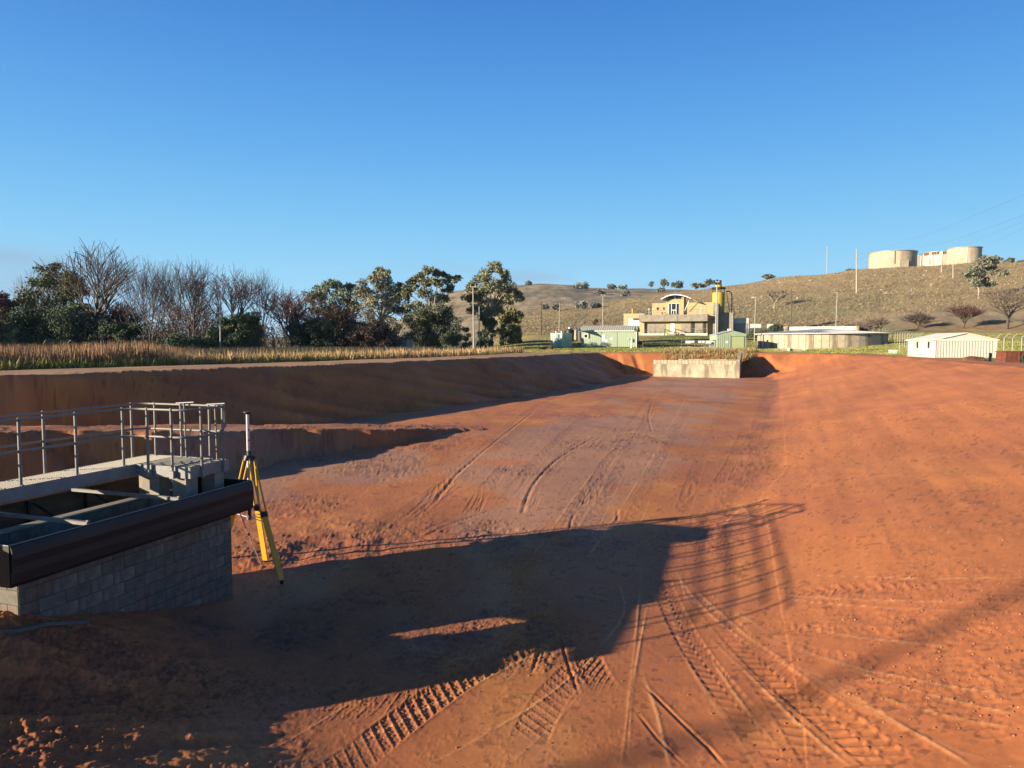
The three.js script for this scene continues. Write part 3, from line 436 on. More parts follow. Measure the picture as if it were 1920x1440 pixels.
{ const t = thing('thin_staff', 'thin steel staff leaning by the corner of the block chamber', 'staff'), a = at(447, 955, 14.2), b = at(492, 1060, 14.9); b.y = gy(b.x, -b.z) - 0.03; part('rod', rod(a, b, 0.011, 0.011, 7), M.alu, t); part('clamp', rod(a.clone().lerp(b, 0.4), a.clone().lerp(b, 0.43), 0.025, 0.025, 8), M.black, t); }
{ const p = [[-40, 1186], [30, 1184], [90, 1179], [165, 1172]].map(([x, y]) => { const q = floorAt(x, y); return [q[0], surface(q[0], q[1])[0] + 0.015, -q[1]]; }); tag(part('hose', tube(p, 0.035, 30, 8), M.hose), 'grey hose lying on the dark ground in front of the block chamber', 'hose'); }
// ---------------------------------------------------------------- far end of the pit: wall, sheds, tanks, treatment building
const base3 = (px, py, D) => { const p = at(px, py, D); p.y = surface(p.x, D)[0]; return [p.x, p.y, p.z]; };   // on the ground under that pixel
const seat = (px, py, D) => { const p = at(px, py, D); return [p.x, p.y, p.z]; };
const PITTURN = -18.8 * Math.PI / 180;
function ribs(x0, x1, y0, y1, z, step, out = 0.03, w = 0.06) { const g = []; for (let x = x0 + step / 2; x < x1; x += step) g.push(bb(x - w / 2, x + w / 2, y0, y1, z, z + out)); return g; }
{ // concrete wall at the end of the pit
  const a = onH(1386.5, 709, 0.86), b = onH(1225, 706.5, 0.86), L = a.distanceTo(b), turn = Math.atan2(-(a.z - b.z), a.x - b.x), H = 2.08;
  const t = thing('inlet_wall', 'long stained concrete inlet wall standing at the far end of the pit', 'concrete wall', [b.x, 0.72, b.z], turn);
  part('front_wall', [bb(0, L, 0, H - 0.42, -0.35, 0)], M.oldConcrete, t);
  const course = part('block_course', [bb(0.02, L - 0.02, H - 0.419, H + 0.08, -0.3, -0.05)], M.mortar, t), n = 24;
  for (let i = 0; i < n; i++) { const m = new THREE.Mesh(bx(L / n - 0.03, 0.47, 0.32), i % 3 ? M.oldConcrete : M.tankConcrete); m.name = 'brick'; m.position.set((i + 0.5) * L / n, H - 0.18 + (i > 16 ? 0.0 : 0.01), -0.17 + (i % 2) * 0.008); m.castShadow = true; course.add(m); }
  part('coping', [bb(2.9, L - 0.1, H + 0.085, H + 0.17, -1.2, -0.02)], M.oldConcrete, t);
  part('side_wall', [extr([[0, 0], [0, H + 0.14], [-1.6, H + 0.14], [-7.5, H + 1.1], [-7.5, 0]], 0.35).rotateY(-Math.PI / 2).scale(1, 1, 1).translate(L + 0.0, 0, -0.002).rotateY(0)], M.oldConcrete, t).geometry.computeVertexNormals();
  part('side_wall', [bb(0, 0.35, 0, H - 0.1, -5.5, -0.352)], M.oldConcrete, t);
  part('fill', [bb(0.36, L - 0.4, 0, H - 0.1, -6, -0.352)], M.oldConcrete, t);
}
{ // small green container
  const t = thing('shipping_container', 'small pale green shipping container on the grass beside the long green shed', 'container', base3(1054, 656, 131), -0.62), W = 2.5, L = 3.6, H = 2.6, y0 = 0.1;
  part('body', [bb(-W, 0, y0, H, -L, 0)], M.greenBox, t); part('roof', [bb(-W + 0.02, -0.02, H, H + 0.05, -L + 0.02, -0.02)], M.greenBox, t);
  for (const x of [-W + 0.06, -W / 2 + 0.03]) { const d = part('door', [bb(x, x + W / 2 - 0.09, y0 + 0.12, H - 0.12, 0, 0.04)], M.greenBox, t); for (const q of [0.3, 0.8]) part('lock_bar', [rod([x + q, y0 + 0.1, 0.07], [x + q, H - 0.08, 0.07], 0.025, 0.025, 6)], M.galv, d); for (const q of [0.7, 1.4, 2.0]) part('hinge_strap', [bb(x + 0.02, x + W / 2 - 0.11, q, q + 0.05, 0.04, 0.055)], M.greenBox, d); }
  part('corrugation', ribs(0.1, L - 0.1, y0 + 0.15, H - 0.15, 0, 0.28, 0.035, 0.12).map((g) => g.rotateY(Math.PI / 2)), M.greenBox, t).userData.kind = 'stuff';
  const s = part('sign', [bb(-W + 0.45, -W + 0.85, 1.3, 1.62, 0.075, 0.085)], M.white, t); part('red_mark', [bb(-W + 0.5, -W + 0.8, 1.42, 1.52, 0.087, 0.09)], M.red, s);
  for (const [x, z] of [[-1.9, -0.9], [-0.7, -0.9]]) part('roof_vent', [rod([x, H + 0.04, z], [x, H + 0.35, z], 0.1, 0.1, 10), rod([x, H + 0.35, z], [x, H + 0.42, z], 0.2, 0.15, 10)], M.white, t);
}
{ // long green shed
  const D = 130, s = D / FPX, P = base3(1193, 654.5, D), t = thing('green_shed', 'long green corrugated shed with grey roof beside the container', 'shed', P, -0.30), L = 103 * s / 0.985, H = 3.05, W = 3.6, R = 1.0;
  part('wall', [bb(-L, 0, 0.15, H, -W, 0)], M.greenSheet, t);
  part('gable', [extr([[0, H], [-W / 2, H + R], [-W, H]], 0.06).rotateY(Math.PI / 2).translate(-0.06, 0, 0), extr([[0, H], [-W / 2, H + R], [-W, H]], 0.06).rotateY(Math.PI / 2).translate(-L, 0, 0)], M.greenSheet, t);
  part('wall_rib', ribs(-L + 0.1, -0.1, 0.2, H - 0.1, 0, 0.36, 0.035, 0.1), M.greenSheet, t).userData.kind = 'stuff';
  const slope = Math.hypot(W / 2 + 0.2, R * (W / 2 + 0.2) / (W / 2)), ang = Math.atan2(R, W / 2);
  for (const sd of [1, -1]) { const r = part('roof_sheet', [bx(L + 0.4, 0.05, slope, -L / 2, 0, 0).translate(0, 0.03, sd * slope / 2).rotateX(sd * ang).translate(0, H + R, -W / 2)], M.roofSheet, t); const g = []; for (let x = -L; x < 0.1; x += 0.42) g.push(bx(0.16, 0.06, slope, x, 0.07, sd * slope / 2).rotateX(sd * ang).translate(0, H + R, -W / 2)); part('roof_rib', g, M.zinc, r).userData.kind = 'stuff'; }
  part('gutter', [bb(-L - 0.1, 0.1, H - 0.06, H + 0.08, 0.04, 0.2)], M.whitePaint, t); part('corner_post', [bb(-0.05, 0.06, 0, H, -0.02, 0.08)], M.whitePaint, t);
  for (const x of [-66 * s, -36 * s]) part('panel_joint', [bb(x - 0.03, x + 0.03, 0.15, H, 0.036, 0.05)], std(0.07, 0.11, 0.07), t);
  const w = part('window', [bb(-99.5 * s, -91 * s, 1.75, 2.55, 0.036, 0.09)], M.white, t); part('pane', [bb(-98.6 * s, -92.6 * s, 1.84, 2.46, 0.091, 0.1)], M.glass, w); part('shutter', [bb(-90.8 * s, -88.4 * s, 1.7, 2.6, 0.037, 0.08)], M.dark, t);
  part('notice_board', [bb(-65 * s, -59 * s, 1.2, 2.35, 0.04, 0.07)], M.white, t); part('notice_board', [bb(-59 * s + 0.01, -54.5 * s, 1.0, 1.5, 0.045, 0.075)], M.white, t); part('sign', [bb(-49 * s, -44 * s, 1.5, 1.85, 0.04, 0.07)], M.white, t);
  part('meter_box', [bb(-16 * s, -12 * s, 1.45, 1.9, 0.04, 0.3)], std(0.2, 0.5, 0.35), t);
}
{ const t = thing('standpipe', 'pale standpipe with dark valve in front of the right end of the long green shed', 'standpipe', base3(1184, 656, 128), 0); part('pipe', [rod([0, -0.1, 0], [0, 2.0, 0], 0.14, 0.14, 10)], M.whitePaint, t); part('riser', [rod([0.4, -0.1, 0.1], [0.4, 1.7, 0.1], 0.07, 0.07, 8)], M.greenSheet, t); part('valve', [bx(0.3, 0.6, 0.25, 0.38, 1.35, 0.1)], M.dark, t); part('flange', [rod([0, 0, 0], [0, 0.14, 0], 0.3, 0.3, 12)], M.whitePaint, t); }
for (const [px, lab] of [[1198, 'dark sheet leaning at the right end of the long green shed, nearer its corner'], [1203, 'dark sheet leaning at the right end of the long green shed, the outer one']]) { const t = thing('leaning_sheet', lab, 'sheet', base3(px, 656, 128.5), -0.3); part('board', [bx(0.42, 1.25, 0.1, 0, 0.58, 0, 0, 0, 0.2)], M.rubber, t); part('edge', [bx(0.06, 1.25, 0.12, 0.24, 0.53, 0, 0, 0, 0.2)], M.timberPole, t); }
{ // small green gable shed
  const D = 119, s = D / FPX, t = thing('green_garage', 'small green gabled shed with roller door beside the round tank', 'shed', base3(1371, 659, D), -0.08), W = 54 * s, H = 27.5 * s, R = 7 * s, L = 6;
  const front = [[-W / 2, 0], [W / 2, 0], [W / 2, H], [0, H + R], [-W / 2, H]];
  part('wall', [extr(front, L).translate(0, 0, -L)], M.greenSheet, t); part('wall_rib', [...ribs(-W / 2 + 0.05, -0.1, 0.05, H - 0.02, 0, 0.33, 0.03, 0.09)], M.greenSheet, t).userData.kind = 'stuff';
  const sl = Math.hypot(W / 2 + 0.15, R), an = Math.atan2(R, W / 2); for (const q of [1, -1]) part('roof_sheet', [bx(sl, 0.06, L + 0.3, q * sl / 2, 0.04, -L / 2).rotateZ(-q * an).translate(0, H + R, 0)], M.zinc, t);
  const d = part('roller_door', [bb(0.05, W / 2 - 0.35, 0.02, H - 0.35, 0.0, 0.03)], M.greenDoor, t); for (let i = 0; i < 8; i++) part('slat', [bb(0.07, W / 2 - 0.37, 0.05 + i * 0.255, 0.27 + i * 0.255, 0.031, 0.05)], M.greenDoor, d);
  part('door_frame', [bb(-0.08, 0.045, 0, H - 0.3, 0, 0.05), bb(W / 2 - 0.34, W / 2 - 0.24, 0, H - 0.3, 0, 0.05), bb(-0.08, W / 2 - 0.24, H - 0.34, H - 0.24, 0.001, 0.06)], std(0.1, 0.14, 0.08), t);
  part('sign', [bb(-0.95, -0.55, 1.05, 1.35, 0.035, 0.05)], M.white, t);
  for (const x of [-0.15, 0.2]) part('roof_vent', [rod([x, H + R, -1.6], [x, H + R + 0.35, -1.6], 0.16, 0.16, 10)], M.whitePaint, t);
}
{ // pump platform with signs
  const D = 116.5, s = D / FPX, t = thing('pump_platform', 'low block platform with railing and a row of white signs above the inlet wall', 'platform', base3(1277, 663, D), -0.1), W = 62 * s;
  part('base', [bb(0, W, -0.2, 0.42, -1.8, -0.05)], M.oldConcrete, t); for (let i = 0; i < 4; i++) { const b = part('brick', [bb(0.25 + i * 1.35, 1.45 + i * 1.35, -0.05, 0.40, -0.049, 0.06)], i % 2 ? M.oldConcrete : M.tankConcrete, t); part('opening', [bb(1.48 + i * 1.35, 1.58 + i * 1.35, 0.1, 0.34, -0.05, 0.02)], M.dark, b); }
  for (let i = 0; i < 6; i++) part('post', [rod([0.05 + i * W / 5.05, 0.3, -0.1], [0.05 + i * W / 5.05, 1.5, -0.1], 0.03, 0.03, 7)], M.steelTube, t);
  for (const y of [1.48, 0.95]) part('rail', [rod([0, y, -0.1], [W, y, -0.1], 0.028, 0.028, 7)], M.steelTube, t);
  for (const [a, b, h] of [[8, 17.5, 4.2], [18.5, 24, 3], [31, 36.5, 3.2], [37.5, 43, 3.0], [45, 55, 4.4]]) part('sign', [bb(a * s, b * s, 1.4 - h * s, 1.44, -0.06, -0.03)], M.white, t);
  part('motor', [rod([W - 0.7, 0.9, -0.5], [W - 0.1, 0.9, -0.5], 0.28, 0.28, 12), bx(0.5, 0.5, 0.5, W - 0.35, 0.6, -0.5)], M.galv, t);
  part('pipe', [rod([W + 0.1, 0, -0.4], [W + 0.1, 1.6, -0.4], 0.1, 0.1, 8), rod([W - 0.3, 1.5, -0.4], [W + 0.12, 1.5, -0.4], 0.1, 0.1, 8)], M.galv, t);
}
{ // round tank
  const D = 116, Rr = 10.6, c = at(1537.5, 661, D + Rr), y = 3.55, t = thing('round_tank', 'wide round stained concrete tank with shallow grey sheet roof', 'tank', [c.x, y, c.z]), H = 2.95, N = 56;
  part('wall', [fixUV(new THREE.CylinderGeometry(Rr, Rr, H, 96, 1, true), 66, H).translate(0, H / 2 - 0.1, 0)], M.tankConcrete, t);
  const panelMat = [M.tankConcrete, M.oldConcrete]; for (let i = 0; i < N; i++) { const a = i / N * Math.PI * 2; if (Math.cos(a) < -0.2) continue; const p = part('panel', [bx(2 * Math.PI * Rr / N - 0.07, H - 0.12, 0.12, 0, H / 2 - 0.05, Rr).rotateY(a)], panelMat[(i * 7) % 3 === 0 ? 1 : 0], t); }
  const Rf = Rr + 0.55, roof = []; const cone = new THREE.ConeGeometry(Rf, 0.9, 72, 1); part('roof', [cone.translate(0, H + 0.5, 0)], M.roofSheet, t);
  const g = []; for (let i = 0; i < 150; i++) { const a = i / 150 * Math.PI * 2; g.push(bar([Math.sin(a) * Rf, H + 0.08, Math.cos(a) * Rf], [Math.sin(a) * 1.2, H + 0.9, Math.cos(a) * 1.2], 0.16, 0.07)); } part('roof_rib', g, M.zinc, t).userData.kind = 'stuff';
  part('fascia', [new THREE.CylinderGeometry(Rf, Rf, 0.17, 72, 1, true).translate(0, H, 0)], M.zinc, t).material.side = THREE.DoubleSide;
  part('downpipe', [rod([-Rr - 0.05, 0, 1.2], [-Rr - 0.05, H, 1.2], 0.09, 0.09, 8)], M.whitePaint, t);
}
for (const [px, py, L, lab] of [[1465, 665, 2.0, 'short concrete kerb block in front of the round tank, the left one'], [1488, 665.5, 2.9, 'long concrete kerb block in front of the round tank, the right one']]) { const t = thing('kerb_block', lab, 'kerb', base3(px, py, 107), -0.15); part('beam', [bx(L, 0.35, 0.3, 0, 0.15, 0)], M.oldConcrete, t); part('end_block', [bx(0.35, 0.5, 0.34, L / 2, 0.2, 0.01)], M.whitePaint, t); }
{ // long low building behind the round tank
  const D = 168, s = D / FPX, t = thing('low_building', 'long low cream building with bracketed roof band behind the round tank', 'building', seat(1540, 628, D), PITTURN), W = 126 * s, y = 3.6 * s;
  part('wall', [bb(-W / 2, W / 2 - 0.5, -1.5, 12 * s, -5, 0)], M.cream, t); part('roof_band', [bb(-W / 2 + 0.3, W / 2 - 0.2, 9 * s, 15.5 * s, 0.01, 0.5)], M.whitePaint, t); part('eave', [bb(-W / 2 + 0.3, W / 2 - 0.2, 8.2 * s, 8.9 * s, 0.01, 0.8)], M.roofSheet, t);
  for (const x of [-W / 2 + 0.1, W / 2 - 0.35]) part('end_wall', [bb(x - 0.35, x + 0.35, -1.5, 16.3 * s, -5.1, 0.9)], M.oldConcrete, t);
  for (const q of [-0.24, 0.02, 0.28]) part('roof_bracket', [bb(q * W, q * W + 0.25, 15.5 * s, 16.6 * s, 0.1, 0.6)], M.whitePaint, t);
}
{ // white shed on the right
  const D = 64, t = thing('white_shed', 'cream corrugated shed with low gable and two dark slots at the right', 'shed', [at(1752, 676, D).x, surface(at(1752, 676, D).x, D)[0] - 0.05, -D], -0.12), s = D / FPX, W = 107 * s, H = 34 * s, R = 12.5 * s, L = 5.6;
  part('wall', [extr([[0, 0], [W, 0], [W, H], [W / 2, H + R], [0, H]], L).translate(0, 0, -L)], M.shedWhite, t);
  part('wall_rib', ribs(0.08, W - 0.05, 0.05, H, 0, 0.24, 0.03, 0.07), M.shedWhite, t).userData.kind = 'stuff';
  const sl = Math.hypot(W / 2 + 0.2, R), an = Math.atan2(R, W / 2); for (const q of [1, -1]) part('roof_sheet', [bx(sl, 0.06, L + 0.3, q * sl / 2, 0.04, -L / 2).rotateZ(-q * an).translate(W / 2, H + R, 0)], M.whitePaint, t);
  part('fascia', [bb(-0.1, W + 0.1, H - 0.06, H + 0.07, 0.035, 0.1)], M.whitePaint, t); part('corner_post', [bb(-0.05, 0.05, 0, H, -0.02, 0.06)], M.whitePaint, t); part('corner_post', [bb(W - 0.05, W + 0.05, 0, H, -0.02, 0.06)], M.whitePaint, t);
  part('gutter', [bb(-0.14, 0.0, H - 0.03, H + 0.1, -L - 0.1, 0.02)], M.whitePaint, t);
  for (const z of [-1.2, -3.5]) part('slot_window', [bb(-0.035, 0.0, 0.9, 1.5, z - 0.16, z + 0.16)], M.dark, t);
}
{ // rusty bin and dirt at the right edge
  const t = thing('rusty_bin', 'rusty red steel bin with a wheel at the right edge behind the pit', 'steel bin', base3(1884, 685, 50), -0.1); part('body', [extr([[0, 0], [3, 0], [3, 0.75], [0.05, 0.72]], 1.2).translate(0, 0, -1.2)], M.rust, t); part('rim', [bb(-0.03, 3.05, 0.72, 0.78, -1.25, 0.04)], M.rust, t); for (const x of [0.9, 1.9]) part('rib', [bb(x, x + 0.08, 0, 0.72, 0.001, 0.05)], M.rust, t);
  const w = part('wheel', [new THREE.TorusGeometry(0.3, 0.09, 10, 24).translate(1.35, 0.32, 0.14)], M.rubber, t); part('rim', [rod([1.35, 0.32, 0.08], [1.35, 0.32, 0.2], 0.2, 0.2, 14)], M.rust, w);
  const p = thing('leaning_plate', 'dark steel plate leaning on the dirt beside the rusty bin', 'steel plate', base3(1856, 681, 52), 0.1); part('plate', [bx(0.22, 0.65, 0.05, 0, 0.3, 0, 0, -0.2, -0.25)], M.dark, p); part('bright_patch', [bx(0.09, 0.1, 0.06, 0.0, 0.12, 0.02, 0, -0.2, -0.25)], M.alu, p);
}
{ const t = thing('service_box', 'pale low service cabinet on the grass between the tank and the cream shed', 'cabinet', base3(1674, 667, 80), -0.2); part('body', [bx(0.75, 0.36, 0.5, 0, 0.18, 0)], M.greenBox, t); part('lid', [bx(0.82, 0.06, 0.56, 0, 0.39, 0)], M.white, t); }
{ const t = thing('marker_post', 'thin pale marker post beside the service cabinet', 'post', base3(1686, 667, 79)); part('shaft', [rod([0, -0.1, 0], [0, 1.15, 0], 0.035, 0.035, 7)], M.polePale, t); part('cap', [rod([0, 1.15, 0], [0, 1.2, 0], 0.05, 0.05, 7)], M.whitePaint, t); }
{ // water tanks and signs behind the container
  for (const [px, py, w, h, lab] of [[1068, 630, 16, 11.5, 'black ribbed water tank behind the container, the left one'], [1089, 632, 15, 13, 'black ribbed water tank partly behind the long green shed']]) { const D = 155, s = D / FPX, t = thing('water_tank', lab, 'water tank', seat(px, py, D)); const g = []; for (let i = 0; i < 5; i++) g.push(new THREE.CylinderGeometry(w * s / 2, w * s / 2, h * s / 5 - 0.08, 24).translate(0, (i + 0.5) * h * s / 5, 0)); part('shell', g, M.black, t).userData.kind = 'stuff'; part('core', [new THREE.CylinderGeometry(w * s / 2 - 0.05, w * s / 2 - 0.05, h * s + 1.4, 20).translate(0, h * s / 2 - 0.75, 0)], M.black, t); part('lid', [new THREE.ConeGeometry(w * s / 2, 0.4, 24).translate(0, h * s + 0.18, 0)], M.black, t); part('hatch', [new THREE.CylinderGeometry(0.3, 0.3, 0.3, 12).translate(0, h * s + 0.4, 0)], M.whitePaint, t); }
  const sg = [[1071.5, 618.5, 'leftmost of three'], [1082, 618.5, 'middle one of three'], [1092, 621, 'rightmost of three']];
  for (const [px, py, q] of sg) { const D = 157, p = at(px, py, D), t = thing('white_notice', `white notice on a post above the black water tanks, ${q}`, 'notice', [p.x, p.y, p.z]); part('board', [bx(0.62, 0.62, 0.04, 0, 0.1, 0)], M.white, t); part('post', [rod([0, -2.2, -0.05], [0, 0.3, -0.05], 0.04, 0.04, 7)], M.galv, t); }
  const t = thing('yellow_post', 'pale yellow post between the two black water tanks', 'post', seat(1079, 632, 152)); part('shaft', [rod([0, -0.6, 0], [0, 1.5, 0], 0.2, 0.17, 10)], M.cream, t); part('cap', [bx(0.42, 0.14, 0.42, 0, 1.55, 0)], M.yellowBrick, t);
}
{ // the treatment building
  const D = 188, s = D / FPX, t = thing('treatment_building', 'yellow brick treatment building with balcony and curved roof below the hill', 'building', seat(1265, 630, D), PITTURN);
  const X = (px) => (px - 1265) * s / Math.cos(0.1), Y = (py) => (630 - py) * s, B = (x0, x1, y0, y1, z0, z1) => bb(X(x0), X(x1), Y(y1), Y(y0), z0, z1);
  part('left_wing', [B(1170, 1209, 588.5, 634, -9, 0.5)], M.yellowBrick, t); part('parapet', [B(1169.5, 1209, 587.6, 588.4, -9, 0.55)], M.cream, t);
  const rd = part('roller_door', [B(1179.5, 1200, 597, 630, 0.5, 0.56)], M.whitePaint, t); part('awning', [B(1188, 1199, 596.5, 599, 0.565, 0.9)], M.dark, rd);
  part('vent_pipe', [rod([X(1184), Y(588), -2], [X(1184), Y(578), -2], 0.2, 0.2, 10), rod([X(1184), Y(578), -2], [X(1184), Y(577), -2], 0.3, 0.3, 10)], M.yellowSilo, t);
  part('upper_storey', [B(1221, 1246.5, 569, 592, -8, -2)], M.yellowBrick, t); part('parapet', [B(1220.5, 1246.5, 568, 568.9, -8, -1.9)], M.cream, t);
  for (const [a, b] of [[1229, 1234], [1241, 1245]]) { const w = part('window', [B(a, b, 575, 580.5, -1.999, -1.93)], M.yellowBrick, t); part('pane', [B(a + 0.5, b - 0.5, 575.5, 580, -1.929, -1.92)], M.glass, w); }
  part('tower_bay', [B(1246.6, 1280, 561, 592, -7, -1.5)], M.yellowBrick, t);
  const arch = (y, k) => { const q = []; for (let i = 0; i <= 24; i++) { const px = mix(1239, 1305, i / 24), u = (px - 1264) / 26; q.push([X(px), Y(552.3 + (px < 1264 ? 9 * Math.pow(Math.abs(u), 2) : 6.2 * Math.pow(Math.abs(u), 1.9)) - y)]); } return q; };
  const top = arch(0), bot = arch(-1.4).reverse(); part('curved_roof', [extr([...top, ...bot], 7).translate(0, 0, -7.2)], M.roofSheet, t); part('roof_edge', [extr([...arch(0.25).slice(0, 21), ...arch(-1.5).slice(0, 21).reverse()], 0.25).translate(0, 0, -0.19)], M.white, t);
  const archTop = (x0, x1) => { const q = [[X(x0), Y(560.2)]]; q.push([X(x1), Y(560.2)]); for (let i = 0; i <= 10; i++) { const px = mix(x1, x0, i / 10), u = (px - 1264) / 26; q.push([X(px), Y(554.2 + (px < 1264 ? 9 : 6.2) * u * u)]); } return q; };
  part('gable_panel', [extr([[X(1246.6), Y(561)], [X(1280), Y(561)], [X(1280), Y(556)], [X(1264), Y(553.2)], [X(1248), Y(556.5)]], 5).translate(0, 0, -6.6)], M.yellowBrick, t);
  for (const [a, b] of [[1249.5, 1262.5], [1263.8, 1276]]) { const w = part('window', [extr(archTop(a, b), 0.1).translate(0, 0, -1.595)], M.white, t); part('pane', [extr(archTop(a + 0.6, b - 0.6).map(([x, y]) => [x, y * 1.0]), 0.1).translate(0, -0.02, -1.57)], M.glass, w); }
  const mw = part('window', [B(1252, 1272, 568.2, 588.8, -1.499, -1.42)], M.white, t); for (const [a, b, c, d] of [[1252.8, 1256.7, 569, 588.5], [1257.8, 1265.4, 569, 580.5], [1257.8, 1261, 582, 588.3], [1262, 1265.4, 582, 588.3], [1266.5, 1271.2, 569, 588.5]]) part('pane', [B(a, b, c, d, -1.419, -1.40)], M.glass, mw);
  part('rear_block', [B(1280.1, 1333, 567.5, 634, -13, -2.2)], M.yellowBrick, t); part('parapet', [B(1308, 1341, 566.8, 569, -13.1, -9)], M.cream, t);
  part('side_block', [B(1333.1, 1342, 569.5, 634, -13, -0.5)], M.concrete, t);
  part('strut', [bar([X(1290), Y(564), -0.3], [X(1282), Y(583), -1.2], 0.12, 0.12)], M.white, t);
  for (const [a, b] of [[1200, 1270.3], [1270.9, 1324]]) part('balcony_panel', [B(a, b, 590.5, 603, 1.2, 1.45)], M.concrete, t);
  part('balcony_slab', [B(1200.2, 1323.8, 600.5, 602.8, -2.3, 1.195)], M.concrete, t); part('balcony_side', [B(1323, 1324, 590.6, 603, -2, 1.195)], M.concrete, t);
  part('ground_wall', [B(1208, 1323, 603.1, 630, -2.2, -0.3)], M.yellowBrick, t);
  for (const [a, b] of [[1210, 1228], [1228.5, 1247], [1276, 1293.5], [1302, 1315]]) part('panel', [B(a, b, 606, 625, -0.3, -0.2)], M.concrete, t);
  const dr = part('door', [B(1257, 1265, 606, 624.8, -0.3, -0.22)], M.white, t); part('handle', [B(1263.3, 1264.2, 615, 616, -0.219, -0.15)], M.dark, dr);
  for (const [a, b] of [[1294.5, 1301], [1316, 1321.5]]) part('opening', [B(a, b, 604, 625, -0.3, -0.24)], M.dark, t);
  part('plinth', [B(1204, 1324.5, 625.1, 634, -2.1, 1.3)], M.cream, t);
  const rail = (x0, x1, y0, y1, z, n, m = M.steelTube) => { const g = part('balcony_rail', [rod([X(x0), Y(y0), z], [X(x1), Y(y0), z], 0.045, 0.045, 6)], m, t); part('rail', [rod([X(x0), Y((y0 + y1) / 2), z], [X(x1), Y((y0 + y1) / 2), z], 0.04, 0.04, 6)], m, g); for (let i = 0; i <= n; i++) part('post', [rod([X(mix(x0, x1, i / n)), Y(y1), z], [X(mix(x0, x1, i / n)), Y(y0), z], 0.045, 0.045, 6)], m, g); };
  rail(1281, 1323, 581.5, 590.6, 1.3, 5, M.galv); rail(1204, 1250, 582.5, 590.6, 1.3, 6); rail(1210, 1247, 618.5, 625, 1.2, 4); rail(1294, 1324, 616.5, 625, 1.2, 4, M.galv);
  for (const [a, b] of [[1248, 1269], [1268, 1294]]) { const st = part('stair_rail', [rod([X(a), Y(617.5), 2.0], [X(b), Y(624.5), 1.4], 0.12, 0.12, 7)], M.timberPole, t); part('newel_post', [rod([X(a), Y(633), 2.0], [X(a), Y(616.5), 2.0], 0.14, 0.14, 8)], M.green, st); }
  part('stair', [B(1253, 1268, 626, 629, 1.31, 2.2), B(1253, 1268, 629.1, 634, 1.31, 2.8)], M.concrete, t); part('bin', [B(1276, 1280.5, 626, 631, 1.35, 1.9)], M.dark, t);
  part('right_wing', [B(1342.1, 1368, 587.5, 636, -14, -3)], M.concrete, t); part('wing_parapet', [B(1342.1, 1368.5, 586.6, 587.4, -14, -2.9)], M.concrete, t);
  part('garage', [B(1368.6, 1395, 596.5, 636, -14, -6)], M.zinc, t); part('roller_door', [B(1370, 1393, 606, 634, -6, -5.9)], M.galv, t);
  for (const [px, z] of [[1225, 0.8], [1218, 0.9], [1312, 1.1]]) { part('mast', [rod([X(px), Y(592), z], [X(px), Y(579), z], 0.06, 0.06, 7), bx(0.3, 0.25, 0.3, X(px), Y(579.5), z)], M.whitePaint, t); }
}
{ // yellow silo
  const D = 200, s = D / FPX, t = thing('yellow_silo', 'yellow cylindrical silo rising behind the treatment building', 'silo', seat(1346, 630, D)), r = 11.3 * s, Y = (py) => (630 - py) * s;
  part('shell', [fixUV(new THREE.CylinderGeometry(r, r, Y(543), 32), 10, 12).translate(0, Y(543) / 2 - 1, 0)], M.yellowSilo, t);
  for (const py of [542, 540.6]) part('guard_ring', [new THREE.TorusGeometry(r + 0.12, 0.12, 8, 32).rotateX(Math.PI / 2).translate(0, Y(py), 0)], M.dark, t);
  part('cap', [new THREE.CylinderGeometry(r * 0.45, r * 0.55, 1.9, 20).translate(0, Y(536), 0)], M.yellowSilo, t); part('roof', [new THREE.ConeGeometry(r, 0.6, 32).translate(0, Y(543) - 0.75, 0)], M.yellowSilo, t);
  for (let i = 0; i < 8; i++) { const a = i / 8 * 6.283; part('rail_post', [rod([Math.sin(a) * r, Y(543) - 1, Math.cos(a) * r], [Math.sin(a) * r, Y(540.4), Math.cos(a) * r], 0.05, 0.05, 6)], M.dark, t); }
  part('fill_pipe', tube([[14 * s, Y(548), 0], [18 * s, Y(546.5), 0], [23 * s, Y(549), 0], [25 * s, Y(556), 0], [25.3 * s, Y(600), 0]], 0.14, 30, 8), M.dark, t); part('brace', [rod([15 * s, Y(550), 0], [22 * s, Y(590), 0], 0.1, 0.1, 6)], M.galv, t);
  part('ladder_cage', [rod([20 * s, Y(578), 0.4], [20 * s, Y(592), 0.4], 0.06, 0.06, 6), rod([29 * s, Y(578), 0.4], [29 * s, Y(592), 0.4], 0.06, 0.06, 6), rod([20 * s, Y(580), 0.4], [29 * s, Y(580), 0.4], 0.06, 0.06, 6), rod([20 * s, Y(588), 0.4], [29 * s, Y(588), 0.4], 0.06, 0.06, 6)], M.dark, t);
}
